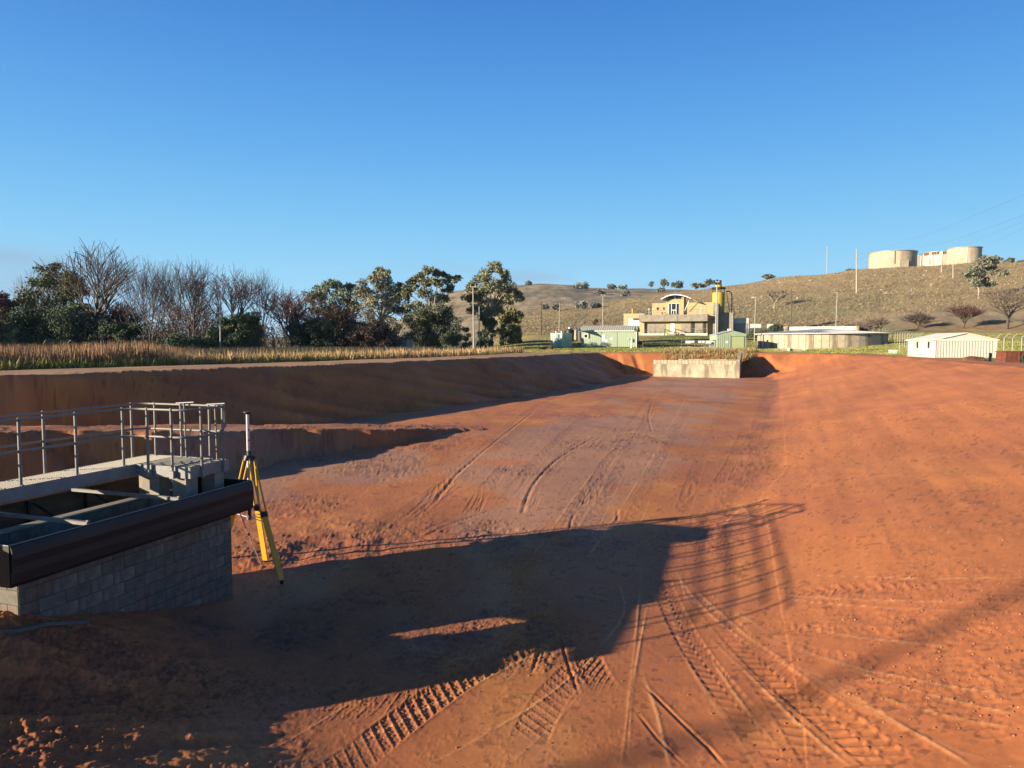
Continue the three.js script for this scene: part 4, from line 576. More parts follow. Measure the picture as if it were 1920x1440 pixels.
{ // dark fence line, signs and a parked car right of the building
  const D = 172, t = thing('mesh_fence', 'dark mesh fence right of the treatment building', 'fence', seat(1397, 632, D), PITTURN * 0.5), L = 9.5; for (let i = 0; i < 6; i++) part('post', [rod([i * L / 5, -1, 0], [i * L / 5, 2.1, 0], 0.05, 0.05, 6)], M.dark, t); const g = []; for (let y = -0.2; y < 2; y += 0.09) g.push(bb(0, L, y, y + 0.045, -0.01, 0.01)); part('mesh_panel', g, M.black, t).userData.kind = 'stuff';
  for (const [a, b, y0, y1, lab] of [[1406.5, 1427, 607.5, 614.5, 'long white board above the dark mesh fence'], [1438.5, 1450, 608, 615, 'short white board above the dark mesh fence beside the dark bush']]) { const D2 = 174, s = D2 / FPX, q = thing('white_board', lab, 'board', seat((a + b) / 2, y1, D2)); part('panel', [bx((b - a) * s, (y1 - y0) * s, 0.06, 0, (y1 - y0) * s / 2, 0)], M.white, q); for (const k of [-0.4, 0.4]) part('post', [rod([k * (b - a) * s, -2.4, -0.06], [k * (b - a) * s, 0.6, -0.06], 0.05, 0.05, 6)], M.galv, q); }
  const c = thing('parked_car', 'dark blue car parked behind the small green shed, only its top showing', 'car', [at(1381, 634, 160).x, surface(at(1381, 634, 160).x, 160)[0], -160], -0.25), prof = [[-2.1, 0.35], [2.1, 0.35], [2.12, 0.8], [1.5, 0.95], [0.8, 1.42], [-0.8, 1.45], [-1.5, 1.0], [-2.1, 0.9]];
  part('body', [extr(prof, 1.7).translate(0, 0, -0.85)], M.blueCar, c); part('window', [extr([[-1.25, 0.98], [1.2, 0.98], [0.7, 1.36], [-0.75, 1.38]], 1.72).translate(0, 0, -0.86)], M.glass, c); for (const x of [-1.3, 1.3]) for (const z of [-0.8, 0.8]) part('wheel', [rod([x, 0.33, z - 0.1], [x, 0.33, z + 0.1], 0.33, 0.33, 14)], M.rubber, c);
}
{ // chain-link fence with cranked tops running up to the hill, and its return at the right edge
  const mk = (label, pts, h, wires) => {
    const t = thing('wire_fence', label, 'wire fence'), tops = [];
    pts.forEach(([px, py, D], i) => { const b = at(px, py, D); b.y = surface(b.x, D)[0]; const k = V(b.x, b.y + h, b.z), e = V(b.x + 0.32, b.y + h + 0.34, b.z + 0.05); const p = part('post', [rod(V(b.x, b.y - 0.2, b.z), k, 0.035, 0.03, 7)], M.polePale, t); part('cranked_top', [rod(k, e, 0.028, 0.024, 6)], M.polePale, p); tops.push([b, k, e]); });
    for (let i = 0; i < tops.length - 1; i++) { const g = []; for (let w = 0; w <= wires; w++) { const f = w / wires; g.push(rod(tops[i][0].clone().lerp(tops[i][1], f), tops[i + 1][0].clone().lerp(tops[i + 1][1], f), 0.006, 0.006, 3, true)); } for (const f of [0.5, 1]) g.push(rod(tops[i][1].clone().lerp(tops[i][2], f), tops[i + 1][1].clone().lerp(tops[i + 1][2], f), 0.007, 0.007, 3, true)); part('wire_panel', g, M.wire, t).userData.kind = 'stuff'; }
  };
  const pts = []; const A = at(1655, 622, 165), Bp = at(1722, 652, 68); for (let i = 0; i <= 15; i++) { const f = i / 15, D = 1 / mix(1 / 165, 1 / 70, Math.pow(f, 1.0)), px = mix(1655, 1724, f); pts.push([px, 640, D]); }
  mk('grey chain wire fence with cranked tops receding from the cream shed to the hill', pts, 2.0, 12);
  mk('grey wire fence with cranked tops behind the rusty bin', [[1868, 660, 58], [1882, 660, 58], [1898, 660, 58], [1915, 660, 58], [1932, 660, 58]], 1.75, 7);
  mk('thin fence posts in front of the dark trees on the left', [[82, 648, 84], [128, 648, 84], [172, 648, 85], [250, 648, 88]], 1.6, 3);
}
// ---------------------------------------------------------------- poles
function pole(label, px, pyBase, pyTop, D, o = {}) {
  if (o.onHill) D = hitD(px, pyBase);
  const b = at(px, pyBase, D); b.y = surface(b.x, D)[0] - 0.2; const top = at(o.topx ?? px, pyTop, D), s = D / FPX, H = top.y - b.y, lean = top.x - b.x, t = thing(o.name || 'lamp_pole', label, o.cat || 'pole', [b.x, b.y, b.z]);
  part('shaft', [rod([0, 0, 0], [lean, H, 0], o.r || 0.11, (o.r || 0.11) * 0.6, 9)], o.mat || M.polePale, t);
  for (const [dy, w] of o.arms || []) { const a = part('crossarm', [bx(w * s, 0.12, 0.12, lean, H - dy * s, 0.1)], o.armMat || o.mat || M.polePale, t); for (const q of [-0.45, 0.45]) part('insulator', [rod([lean + q * w * s, H - dy * s + 0.05, 0.1], [lean + q * w * s, H - dy * s + 0.3, 0.1], 0.06, 0.05, 6)], M.polePale, a); }
  if (o.lamp) { const a = part('lamp_arm', [rod([lean, H, 0], [lean + o.lamp * s, H + 0.15, 0], 0.06, 0.05, 6)], M.polePale, t); part('lamp_head', [bx(0.75, 0.16, 0.3, lean + o.lamp * s, H + 0.16, 0)], M.whitePaint, a); }
  if (o.flood) for (const [dx, dy] of o.flood) { part('floodlight', [bx(3.2 * s, 2.6 * s, 0.3, lean + dx * s, H + dy * s, 0.1, 0, 0.3)], M.dark, t); }
  return t;
}
pole('tall pale pole with cluster of floodlights beside the small green shed', 1341.5, 657, 529, 121, { topx: 1344.5, r: 0.16, arms: [[1, 16], [4, 10]], armMat: M.dark, flood: [[-6, 2], [6, 2], [0, 3], [-3, -3], [3.4, -3]] });
pole('tall grey light pole standing in straw grass beside the pit track', 888.5, 652, 538, 92, { topx: 887, arms: [[0, 10]], armMat: M.polePale });
pole('shorter pale pole just right of the tall grey light pole', 898.5, 638, 575, 125, { arms: [] });
pole('pale bare trunk-like pole in front of the gum trees', 742, 640, 574, 128, { arms: [] });
pole('grey pole standing in front of the rounded dark hedge', 413, 650, 553, 96, { arms: [[2, 6]], mat: M.polePale });
pole('dark timber power pole on the shaded grass left of the lamp pole', 1014.5, 627, 565, 190, { name: 'power_pole', mat: M.timberPole, r: 0.2, arms: [[6, 9]] });
pole('pale street lamp pole behind the container', 1048, 632, 561.5, 150, { topx: 1049.5, lamp: 6, r: 0.1 });
pole('slim pale pole with small crossarm behind the long green shed', 1130.5, 620, 553, 165, { arms: [[1, 7]], r: 0.13 });
pole('pale street lamp pole at the left end of the round tank', 1414.5, 630, 559, 150, { topx: 1417, lamp: -4, r: 0.1 });
pole('dark timber power pole behind the low cream building', 1484, 620, 542, 185, { name: 'power_pole', mat: M.timberPole, r: 0.2, arms: [[4, 9]] });
pole('pale leaning lamp pole with double head behind the round tank', 1567, 614, 546, 180, { topx: 1570, r: 0.12, arms: [[0, 11]], armMat: M.dark });
pole('left one of two pale transmission poles on the hilltop skyline', 1551, 513, 462, 400, { name: 'transmission_pole', r: 0.28, arms: [[4, 12], [13, 9]] });
pole('tall pale transmission pole on the hillside left of the concrete tanks', 1606, 550, 467, 330, { onHill: true, name: 'transmission_pole', r: 0.28, arms: [[5, 20], [18, 20]] });
pole('short pale pole on the hillside below the white rusty tank', 1765.5, 509, 482, 385, { onHill: true, name: 'power_pole', r: 0.2, arms: [] });
pole('taller pale pole on the hillside below the tan tank', 1787, 521, 488, 370, { onHill: true, name: 'power_pole', r: 0.2, arms: [[1, 7]] });
{ const b = [-62, surface(-62, -20)[0], 20.3], t = thing('power_pole', 'timber power pole standing out of view to the left behind the photographer', 'pole', b); part('shaft', [rod([0, 0, 0], [0, 17, 0], 0.12, 0.09, 10)], M.timberPole, t); part('crossarm', [bx(2.2, 0.14, 0.12, 0, 16.4, 0.15, 0.8)], M.timberPole, t); }
{ const lines = [[[1606, 480, 330], [1760, 432, 260], [1990, 335, 190]], [[1606, 486, 330], [1780, 452, 260], [1990, 378, 190]], [[1787, 470, 360], [1850, 442, 300], [1990, 388, 200]], [[1840, 464, 330], [1900, 437, 260], [1990, 402, 200]]], names = ['uppermost of the four power lines rising at the right edge', 'second power line from the top at the right edge', 'third power line from the top, passing above the tan tank', 'lowest power line, starting right of the tan tank'];
  lines.forEach((l, i) => { tag(part('power_line', tube(l.map((p) => at(...p).toArray()), 0.022, 40, 5), M.wire), names[i], 'power line'); }); }
// ---------------------------------------------------------------- reservoir tanks on the hilltop
function reservoir(label, px0, px1, pyTop, pyBase, D, mat, o = {}) {
  const s = D / FPX, r = (px1 - px0) * s / 2 * 0.96, c = at((px0 + px1) / 2, pyBase, D + r * 0.3), t = thing('reservoir_tank', label, 'reservoir tank', [c.x, c.y, c.z]), H = (pyBase - pyTop) * s, dep = 4;
  part('shell', [fixUV(new THREE.CylinderGeometry(r, r, H + dep, 56), r * 6.28, H).translate(0, (H - dep) / 2, 0)], mat, t);
  for (let i = 1; i < 5; i++) part('band', [new THREE.CylinderGeometry(r + 0.05, r + 0.05, 0.12, 56, 1, true).translate(0, H * i / 5, 0)], mat, t);
  part('rim', [new THREE.CylinderGeometry(r + 0.35, r + 0.35, 0.35, 56).translate(0, H + 0.1, 0)], o.rim || M.roofSheet, t); part('roof', [new THREE.ConeGeometry(r + 0.3, 1.0, 56).translate(0, H + 0.75, 0)], M.roofSheet, t);
  if (o.rust) for (let i = 0; i < 40; i++) { const a = i / 40 * 6.283; if (Math.cos(a) < -0.1 || i % 4 === 1) continue; part('rust_panel', [bx(r * 0.13, H * 0.17, 0.12, 0, H * 0.9, r).rotateY(a)], M.rust, t); }
  if (o.door) { const k = o.door; part('door', [bx(2.2, 3.6, 0.3, 0, 1.9, r).rotateY(k)], M.dark, t); part('ladder', [bx(0.25, H * 0.8, 0.25, 0, H * 0.6, r + 0.3).rotateY(k - 0.35)], M.galv, t); part('valve_house', [bx(4.5, 3.8, 1.2, 0, 1.6, r + 0.3).rotateY(k + 0.02)], mat, t); part('pipe', [rod([Math.sin(0.7) * (r + 0.1), 0, Math.cos(0.7) * (r + 0.1)], [Math.sin(0.7) * (r + 0.1), H, Math.cos(0.7) * (r + 0.1)], 0.2, 0.2, 8)], M.whitePaint, t); }
  else part('ladder', [bx(0.3, H, 0.25, 0, H / 2, r + 0.2).rotateY(-0.4)], M.whitePaint, t);
}
reservoir('wide tan concrete reservoir with dark doorway, leftmost on the hilltop', 1631, 1715, 475, 505, 372, M.tankTan, { door: -0.06 });
reservoir('small dark shaded reservoir behind the wide tan one on the hilltop', 1711, 1738, 481.5, 503, 420, M.concrete);
reservoir('white paint and rust streaked reservoir in the middle of the hilltop group', 1732, 1790, 475, 502, 398, M.tankWhite, { rust: true });
reservoir('tall orange tan reservoir, rightmost on the hilltop', 1777.5, 1836, 467, 500, 385, M.tankTan);
// ---------------------------------------------------------------- vegetation
class Leaves {                                        // many small leaf faces in one buffer
  constructor() { this.p = []; this.c = []; this.n = []; }
  tri(a, b, c, col) { this.p.push(...a, ...b, ...c); for (let i = 0; i < 3; i++) this.c.push(...col); }
  leaf(x, y, z, s, R, col, droop = 0) {              // a lens of two triangles
    const th = R() * 6.283, ph = Math.acos(2 * R() - 1), ux = Math.sin(ph) * Math.cos(th), uy = Math.cos(ph) - droop, uz = Math.sin(ph) * Math.sin(th), vx = R() - 0.5, vy = R() - 0.5, vz = R() - 0.5;
    const l = 1 / Math.hypot(ux, uy, uz), m = s * l, wx = vx * s * 0.9, wy = vy * s * 0.9, wz = vz * s * 0.9, a = [x, y, z], b = [x + ux * m, y + uy * m, z + uz * m], c = [x + ux * m * 0.5 + wx, y + uy * m * 0.5 + wy, z + uz * m * 0.5 + wz], d = [x + ux * m * 0.45 - wx, y + uy * m * 0.45 - wy, z + uz * m * 0.45 - wz];
    this.tri(a, b, c, col); this.tri(a, d, b, col);
  }
  build() { const g = new THREE.BufferGeometry(); g.setAttribute('position', new THREE.Float32BufferAttribute(this.p, 3)); g.setAttribute('color', new THREE.Float32BufferAttribute(this.c, 3)); g.computeVertexNormals(); return g; }
}
const leafMat = std(1, 1, 1, 0.9, { vertexColors: true, side: THREE.DoubleSide });
class Sticks {                                        // tapered limbs in one buffer
  constructor() { this.p = []; this.i = []; this.n = 0; }
  add(a, b, r1, r2, k) {
    const d = b.clone().sub(a).normalize(), u = (Math.abs(d.y) < 0.9 ? V(0, 1, 0) : V(1, 0, 0)).cross(d).normalize(), v = d.clone().cross(u);
    for (const [q, r] of [[a, r1], [b, r2]]) for (let j = 0; j < k; j++) { const t = j / k * 6.283, cx = Math.cos(t) * r, cy = Math.sin(t) * r; this.p.push(q.x + u.x * cx + v.x * cy, q.y + u.y * cx + v.y * cy, q.z + u.z * cx + v.z * cy); }
    for (let j = 0; j < k; j++) { const e = (j + 1) % k, n = this.n; this.i.push(n + j, n + e, n + k + e, n + j, n + k + e, n + k + j); } this.n += 2 * k;
  }
  build(k = 1) { const g = new THREE.BufferGeometry(); g.setAttribute('position', new THREE.Float32BufferAttribute(this.p, 3)); g.setIndex(this.i); g.computeVertexNormals(); g.setAttribute('uv', new THREE.Float32BufferAttribute(new Float32Array(this.n * 2).map((_, i) => this.p[Math.floor(i / 2) * 3 + (i % 2)]), 2)); return g; }
}
function bareTree(o) {                                // winter tree: o = {h, w, stems, seed, levels, up}
  const R = rng(o.seed), wood = new Sticks(), tw = new Sticks(), lv = o.leaf ? new Leaves() : null, L0 = o.h * (o.trunk ?? 0.22);
  const grow = (p, dir, len, r, lev) => {
    let q = p.clone(), d = dir.clone(); const mr = o.minr ?? (lev === o.levels ? 0.026 : lev > 2 ? 0.036 : 0.06), segs = lev < 2 ? 3 : 2;
    for (let i = 0; i < segs; i++) {
      d.add(V(R() - 0.5, R() - 0.48 + (o.up ?? 0.08), R() - 0.5).multiplyScalar(lev < 1 ? 0.15 : 0.42)).normalize(); const e = q.clone().addScaledVector(d, len / segs), r1 = r * (1 - i / segs * 0.35), r2 = r * (1 - (i + 1) / segs * 0.35);
      (lev < 3 ? wood : tw).add(q, e, Math.max(r1, mr), Math.max(r2, mr), lev < 2 ? 6 : lev < 3 ? 4 : 3); q = e;
      if (lv && lev >= o.levels - 1) for (let k = 0; k < o.leaf; k++) lv.leaf(q.x + (R() - 0.5) * 0.5, q.y + (R() - 0.5) * 0.5, q.z + (R() - 0.5) * 0.5, 0.16 + R() * 0.14, R, o.leafCol.map((c) => c * (0.6 + 0.8 * R())));
      if (lev >= 1 && lev < o.levels && (i < segs - 1 || lev < 3)) { const sd = V(R() - 0.5, R() * 0.5, R() - 0.5).normalize(); grow(q, d.clone().multiplyScalar(0.7).addScaledVector(sd, 0.75).normalize(), len * (0.62 + 0.3 * R()), r2 * 0.6, lev + 1); }
    }
    if (lev < o.levels) { const n = lev === 0 ? (o.forks ?? 4) : 2 + (R() < 0.6 ? 1 : 0); const a0 = R() * 6.283; for (let k = 0; k < n; k++) { const a = a0 + k / n * 6.283 + (R() - 0.5) * 0.7, sp = 1.3 * (o.spread ?? 0.6) * (0.65 + 0.6 * R()), perp = V(Math.cos(a), 0.05, Math.sin(a)); grow(q, d.clone().multiplyScalar(1).addScaledVector(perp, sp).normalize(), len * (lev === 0 ? (o.first ?? 1.1) : 0.74 + 0.2 * R()), r * 0.7 * (n > 2 ? 0.82 : 0.95), lev + 1); } }
  };
  const stems = o.stems ?? 1; for (let s = 0; s < stems; s++) { const a = s / stems * 6.283 + R(), k = stems > 1 ? 0.32 : 0.04; grow(V(Math.cos(a) * 0.15 * (stems - 1), -0.3, Math.sin(a) * 0.15 * (stems - 1)), V(Math.cos(a) * k, 1, Math.sin(a) * k).normalize(), L0, (o.rad ?? 0.026) * o.h * (stems > 1 ? 0.7 : 1), 0); }
  const gw = wood.build(), gt = tw.build(), gl = lv ? lv.build() : null; const box = new THREE.Box3(); box.setFromBufferAttribute(gw.attributes.position); box.union(new THREE.Box3().setFromBufferAttribute(gt.attributes.position));
  const xs = []; { const P = gt.attributes.position; for (let i = 0; i < P.count; i++) xs.push(P.getX(i)); xs.sort((a, b) => a - b); } const xl = xs[Math.floor(xs.length * 0.03)], xh = xs[Math.floor(xs.length * 0.97)]; box.min.x = xl; box.max.x = xh; const sy = o.h / box.max.y, sx = o.w / (xh - xl), sz = Math.min(sx, sy) * 0.9; for (const g of [gw, gt, gl]) if (g) { g.translate(-(box.max.x + box.min.x) / 2 * 0.7, 0, 0); g.scale(sx, sy, sz); g.computeVertexNormals(); }
  return [gw, gt, gl];
}
function putBare(label, cat, px0, px1, pyTop, pyBase, D, o, group) {
  if (D === 205 || D === 300) D = hitD(o.base ?? (px0 + px1) / 2, pyBase);
  const s = D / FPX, pxb = o.base ?? (px0 + px1) / 2, b = at(pxb, pyBase, D); b.y = surface(b.x, D)[0] - 0.05; const h = at(pxb, pyTop, D).y - b.y, w = (px1 - px0) * s;
  const [gw, gt, gl] = bareTree({ h, w, levels: 4, ...o }); const off = ((px0 + px1) / 2 - pxb) * s; if (Math.abs(off) > 0.1) for (const g of [gw, gt, gl]) if (g) { const P = g.attributes.position; for (let i = 0; i < P.count; i++) P.setX(i, P.getX(i) + off * clamp(P.getY(i) / h * 1.5, 0, 1)); }
  const t = thing(o.name || 'bare_tree', label, cat, [b.x, b.y, b.z], 0, group); part('trunk', gw, o.bark || M.bark, t); part('crown', gt, o.twig || M.twig, t); if (gl) part('leaves', gl, leafMat, t).userData.kind = 'stuff'; return t;
}
function gumTree(o) {                                 // broad evergreen: clumps of leaves at the ends of limbs
  const R = rng(o.seed), wood = new Sticks(), lv = new Leaves(), clumps = o.shape.map(([x, y, r, zz]) => V(x * o.w, y * o.h, (zz ?? (R() - 0.5)) * o.w * 0.6)).map((p, i) => [p, o.shape[i][2] * o.w]);
  const tr = o.h * 0.014 + 0.06, fork = o.fork ?? 0.35, top = V((R() - 0.5) * 0.04 * o.w, o.h * fork, 0); wood.add(V(0, -0.4, 0), V(top.x * 0.5, top.y * 0.5, 0), tr * 1.25, tr, 7); wood.add(V(top.x * 0.5, top.y * 0.5, 0), top, tr, tr * 0.85, 7);
  for (const [p, r] of clumps) {
    const m = top.clone().lerp(p, 0.5).add(V((R() - 0.5) * r * 0.6, r * 0.25, (R() - 0.5) * r * 0.6)); wood.add(top, m, tr * 0.5, tr * 0.32, 5); wood.add(m, p, tr * 0.32, tr * 0.12, 4);
    const subs = o.subs ?? 7; for (let k = 0; k < subs; k++) {
      const th = R() * 6.283, ph = Math.acos(2 * R() - 1), e = r * (0.35 + 0.5 * R()), c = V(p.x + Math.sin(ph) * Math.cos(th) * e, p.y + Math.cos(ph) * e * 0.75, p.z + Math.sin(ph) * Math.sin(th) * e); if (r > 0.8) wood.add(p, c, tr * 0.1, 0.02, 3);
      const cr = r * (0.34 + 0.22 * R()), tone = 0.75 + 0.5 * R(), n = Math.round((o.n ?? 60) * (o.leaf < 0.5 ? 1.6 : 1));
      for (let i = 0; i < n; i++) { const a = R() * 6.283, b = Math.acos(2 * R() - 1), q = cr * Math.cbrt(R()); const f = tone * (0.75 + 0.5 * R()) * 1.95; lv.leaf(c.x + Math.sin(b) * Math.cos(a) * q, c.y + Math.cos(b) * q * 0.7, c.z + Math.sin(b) * Math.sin(a) * q, o.leaf * (o.leaf < 0.5 ? 0.72 : 1) * (0.9 + 0.7 * R()), R, [o.col[0] * f, o.col[1] * f, o.col[2] * f], 0.5); }
    }
  }
  return [wood.build(), lv.build()];
}
const roundShape = (R, n, k = 1) => { const s = []; for (let i = 0; i < n; i++) { const a = R() * 6.283, q = Math.sqrt(R()) * 0.36, y = 0.42 + 0.5 * Math.pow(R(), 0.8); s.push([Math.cos(a) * q * (1.25 - 0.7 * Math.abs(y - 0.6)), y, (0.13 + 0.07 * R()) * k, Math.sin(a) * 0.35]); } return s; };
const bushShape = (R, n, k = 1) => { const s = []; for (let i = 0; i < n; i++) { const y = 0.08 + 0.76 * R(), wd = Math.sqrt(Math.max(0, 1 - Math.pow((y - 0.3) / 0.68, 2))) * 0.42; s.push([(R() * 2 - 1) * wd, y, (0.12 + 0.06 * R()) * k, R() - 0.5]); } return s; };
function putGum(label, cat, px0, px1, pyTop, pyBase, D, o, group) {
  if (o.onHill) D = hitD((px0 + px1) / 2, pyBase);
  const s = D / FPX, pxb = o.base ?? (px0 + px1) / 2, b = at(pxb, pyBase, D); b.y = (o.float ? b.y : surface(b.x, D)[0]) - 0.05; const h = at(pxb, pyTop, D).y - b.y, w = (px1 - px0) * s, R = rng(o.seed * 7 + 1);
  const shape = o.px ? o.px.map(([x, y, r]) => [(x - pxb) * s / w, (at(pxb, y, D).y - b.y) / h, r * 1.5 * s / w]) : (o.bush ? bushShape : roundShape)(R, Math.round((o.clumps ?? 16) * 1.3), (o.k ?? 1) * 1.25);
  const [gw, gl] = gumTree({ h: h * (o.px ? 1 : 0.96), w, leaf: 0.35, col: [0.065, 0.078, 0.042], ...o, shape }); if (!o.px) { const box = new THREE.Box3().setFromBufferAttribute(gl.attributes.position), f = h / box.max.y, fx = w / (box.max.x - box.min.x); for (const g of [gw, gl]) { g.scale(fx, f, fx); } }
  const t = thing(o.name || 'gum_tree', label, cat, [b.x, b.y, b.z], 0, group); part('trunk', gw, o.bark || M.barkPale, t); part(o.bush ? 'foliage' : 'crown', gl, leafMat, t); return t;
}
const OLIVE = [0.085, 0.092, 0.052], GREY = [0.10, 0.10, 0.066], DARKG = [0.035, 0.05, 0.028], RED = [0.07, 0.03, 0.028], BROWN = [0.12, 0.072, 0.045];
// left tree belt, from the left edge
putGum('dark purple leaved tree at the left edge', 'tree', -45, 50, 543, 652, 104, { name: 'purple_tree', seed: 3, col: RED, n: 70, clumps: 16, bark: M.bark, leaf: 0.32 });
putBare('pale bare tree rising behind the tall dark conifer', 'tree', 38, 132, 492, 650, 128, { seed: 11, twig: M.twigPale, stems: 2, levels: 4 });
putGum('tall dark conifer with sunlit top near the left edge', 'tree', 45, 178, 497, 652, 110, { name: 'conifer', seed: 5, col: [0.055, 0.066, 0.032], fork: 0.3, n: 75, bark: M.bark, leaf: 0.34, px: [[112, 506, 13], [100, 520, 18], [125, 520, 17], [85, 536, 20], [108, 540, 22], [135, 536, 22], [150, 525, 14], [70, 556, 20], [95, 560, 22], [125, 560, 24], [152, 552, 20], [168, 545, 12], [60, 580, 18], [85, 585, 22], [115, 585, 24], [145, 582, 22], [165, 575, 14]] });
putGum('wide dark shrub mass under the tall conifer', 'shrub', 15, 190, 568, 655, 100, { name: 'dark_shrub', seed: 6, bush: true, col: DARKG, clumps: 34, n: 80, bark: M.bark, fork: 0.2, leaf: 0.32, k: 1 });
putGum('small pale green shrub at the foot of the purple tree', 'shrub', 8, 38, 612, 655, 92, { name: 'pale_shrub', seed: 8, bush: true, col: [0.10, 0.12, 0.05], clumps: 10, n: 60, bark: M.bark, fork: 0.2, leaf: 0.22 });
putBare('largest bare tree on the left with fanned crown', 'tree', 116, 248, 446, 650, 103, { base: 188, seed: 23, stems: 1, forks: 5, levels: 4, trunk: 0.28, spread: 0.62, first: 0.9 });
putBare('low brown twiggy tree below the largest bare tree', 'tree', 165, 272, 556, 652, 112, { seed: 31, twig: M.twigRed, levels: 4, stems: 2, trunk: 0.18 });
putGum('dark low shrub at the foot of the largest bare tree', 'shrub', 168, 268, 598, 656, 98, { name: 'dark_shrub', seed: 9, bush: true, col: DARKG, clumps: 18, n: 70, bark: M.bark, fork: 0.2, leaf: 0.3 });
putBare('bare tree forking low into several long limbs, second from the left', 'tree', 236, 328, 476, 652, 92, { base: 281, seed: 47, stems: 3, forks: 3, levels: 4, trunk: 0.34, spread: 0.5 });
putBare('bare tree with two leaning stems, third from the left', 'tree', 303, 402, 476, 648, 98, { base: 358, seed: 52, stems: 2, forks: 4, levels: 4, trunk: 0.3, spread: 0.55, first: 0.85 });
putBare('reddish twigged bare tree behind the rounded dark hedge', 'tree', 392, 478, 491, 648, 108, { base: 432, seed: 63, twig: M.twigRed, forks: 5, levels: 4, trunk: 0.26, leaf: 1, leafCol: BROWN });
putBare('bare upright tree behind the right end of the rounded dark hedge', 'tree', 462, 522, 497, 648, 104, { base: 497, seed: 71, forks: 4, levels: 4, trunk: 0.3, spread: 0.5 });
putBare('spreading reddish bare tree over the gap in the hedges', 'tree', 498, 590, 531, 650, 100, { base: 543, seed: 82, twig: M.twigRed, forks: 5, levels: 4, trunk: 0.25 });
putBare('brown background bare tree between the second and third bare trees', 'tree', 288, 352, 548, 645, 160, { seed: 85, twig: M.twigRed, levels: 4, trunk: 0.2 });
putBare('brown background bare tree behind the third bare tree', 'tree', 345, 410, 556, 645, 165, { seed: 86, twig: M.twigRed, levels: 4, trunk: 0.2 });
putGum('low dark shrub in front of the third bare tree', 'shrub', 285, 402, 624, 656, 94, { name: 'dark_shrub', seed: 14, bush: true, col: DARKG, clumps: 22, n: 60, bark: M.bark, fork: 0.2, leaf: 0.26 });
putGum('large rounded dark hedge bush beside the grey pole', 'hedge bush', 383, 503, 580, 655, 99, { name: 'hedge_bush', seed: 15, bush: true, col: [0.04, 0.055, 0.026], clumps: 36, n: 85, bark: M.bark, fork: 0.2, leaf: 0.3, k: 0.95 });
putGum('dark rounded bush with gaps at its foot left of the wide hedge', 'hedge bush', 540, 636, 592, 655, 101, { name: 'hedge_bush', seed: 16, bush: true, col: [0.035, 0.045, 0.025], clumps: 26, n: 75, bark: M.bark, fork: 0.25, leaf: 0.3 });
putGum('wide dark reddish hedge bush beside the pale hut', 'hedge bush', 622, 757, 593, 655, 103, { name: 'hedge_bush', seed: 17, bush: true, col: [0.052, 0.036, 0.026], clumps: 38, n: 85, bark: M.bark, fork: 0.2, leaf: 0.3, k: 0.95 });
putBare('orange brown leaved tree between the dark bushes and the gum trees', 'tree', 575, 668, 560, 650, 114, { seed: 91, twig: M.twigRed, levels: 4, trunk: 0.2, leaf: 2, leafCol: BROWN });
putGum('broad gum tree with bluish crown, leftmost of the gums', 'gum tree', 577, 672, 526, 650, 135, { seed: 18, col: [0.072, 0.088, 0.06], n: 60, leaf: 0.42, px: [[598, 545, 14], [618, 536, 13], [640, 538, 12], [655, 535, 8], [590, 560, 13], [612, 556, 16], [636, 556, 16], [654, 560, 13], [600, 578, 14], [625, 580, 16], [650, 582, 14], [664, 575, 8], [610, 600, 14], [640, 602, 14]], bark: M.bark });
putGum('tall dense gum tree with rounded peak, second of the gums', 'gum tree', 667, 768, 499, 650, 128, { base: 715, seed: 19, col: GREY, n: 66, leaf: 0.38, px: [[710, 508, 11], [722, 512, 10], [700, 520, 10], [718, 526, 14], [690, 540, 14], [708, 540, 12], [733, 538, 15], [752, 540, 10], [680, 558, 15], [702, 562, 16], [726, 558, 16], [748, 560, 15], [762, 552, 8], [682, 580, 15], [706, 584, 17], [732, 580, 16], [755, 582, 14], [700, 605, 14], [738, 606, 14]] });
putGum('gum tree with crown leaning right, third of the gums', 'gum tree', 758, 862, 502, 652, 126, { base: 812, seed: 20, col: OLIVE, n: 58, leaf: 0.38, fork: 0.4, px: [[805, 509, 9], [822, 512, 9], [790, 518, 9], [838, 518, 11], [852, 524, 9], [776, 530, 11], [800, 528, 12], [822, 532, 10], [838, 538, 10], [770, 550, 12], [792, 552, 13], [815, 556, 12], [833, 556, 9], [778, 572, 12], [800, 575, 12]] });
putGum('dark bushy tree below the leaning gum', 'tree', 752, 872, 562, 652, 120, { name: 'bushy_tree', seed: 22, col: [0.055, 0.065, 0.038], bush: true, clumps: 30, n: 75, leaf: 0.32, bark: M.bark, fork: 0.25 });
putGum('gum tree with wide drooping crown right of the grey light pole', 'gum tree', 868, 980, 497, 640, 138, { base: 922, seed: 24, col: OLIVE, n: 62, leaf: 0.4, fork: 0.42, px: [[912, 506, 11], [930, 504, 11], [946, 512, 10], [900, 520, 12], [922, 522, 14], [942, 528, 12], [886, 538, 12], [908, 542, 15], [932, 544, 15], [954, 540, 10], [880, 556, 12], [900, 562, 14], [924, 566, 15], [948, 560, 12], [966, 556, 9], [976, 558, 5], [892, 580, 12], [914, 586, 13], [936, 584, 10]] });
putGum('dark narrow tree under the drooping gum', 'tree', 888, 932, 578, 638, 134, { name: 'bushy_tree', seed: 25, col: DARKG, clumps: 18, n: 60, bush: true, bark: M.bark, leaf: 0.34, fork: 0.3 });
putGum('spiky evergreen with yellowish tips right of the gums', 'tree', 927, 987, 572, 633, 152, { name: 'evergreen_tree', seed: 26, bush: true, col: [0.10, 0.095, 0.04], clumps: 24, n: 60, bark: M.bark, leaf: 0.42, fork: 0.25 });
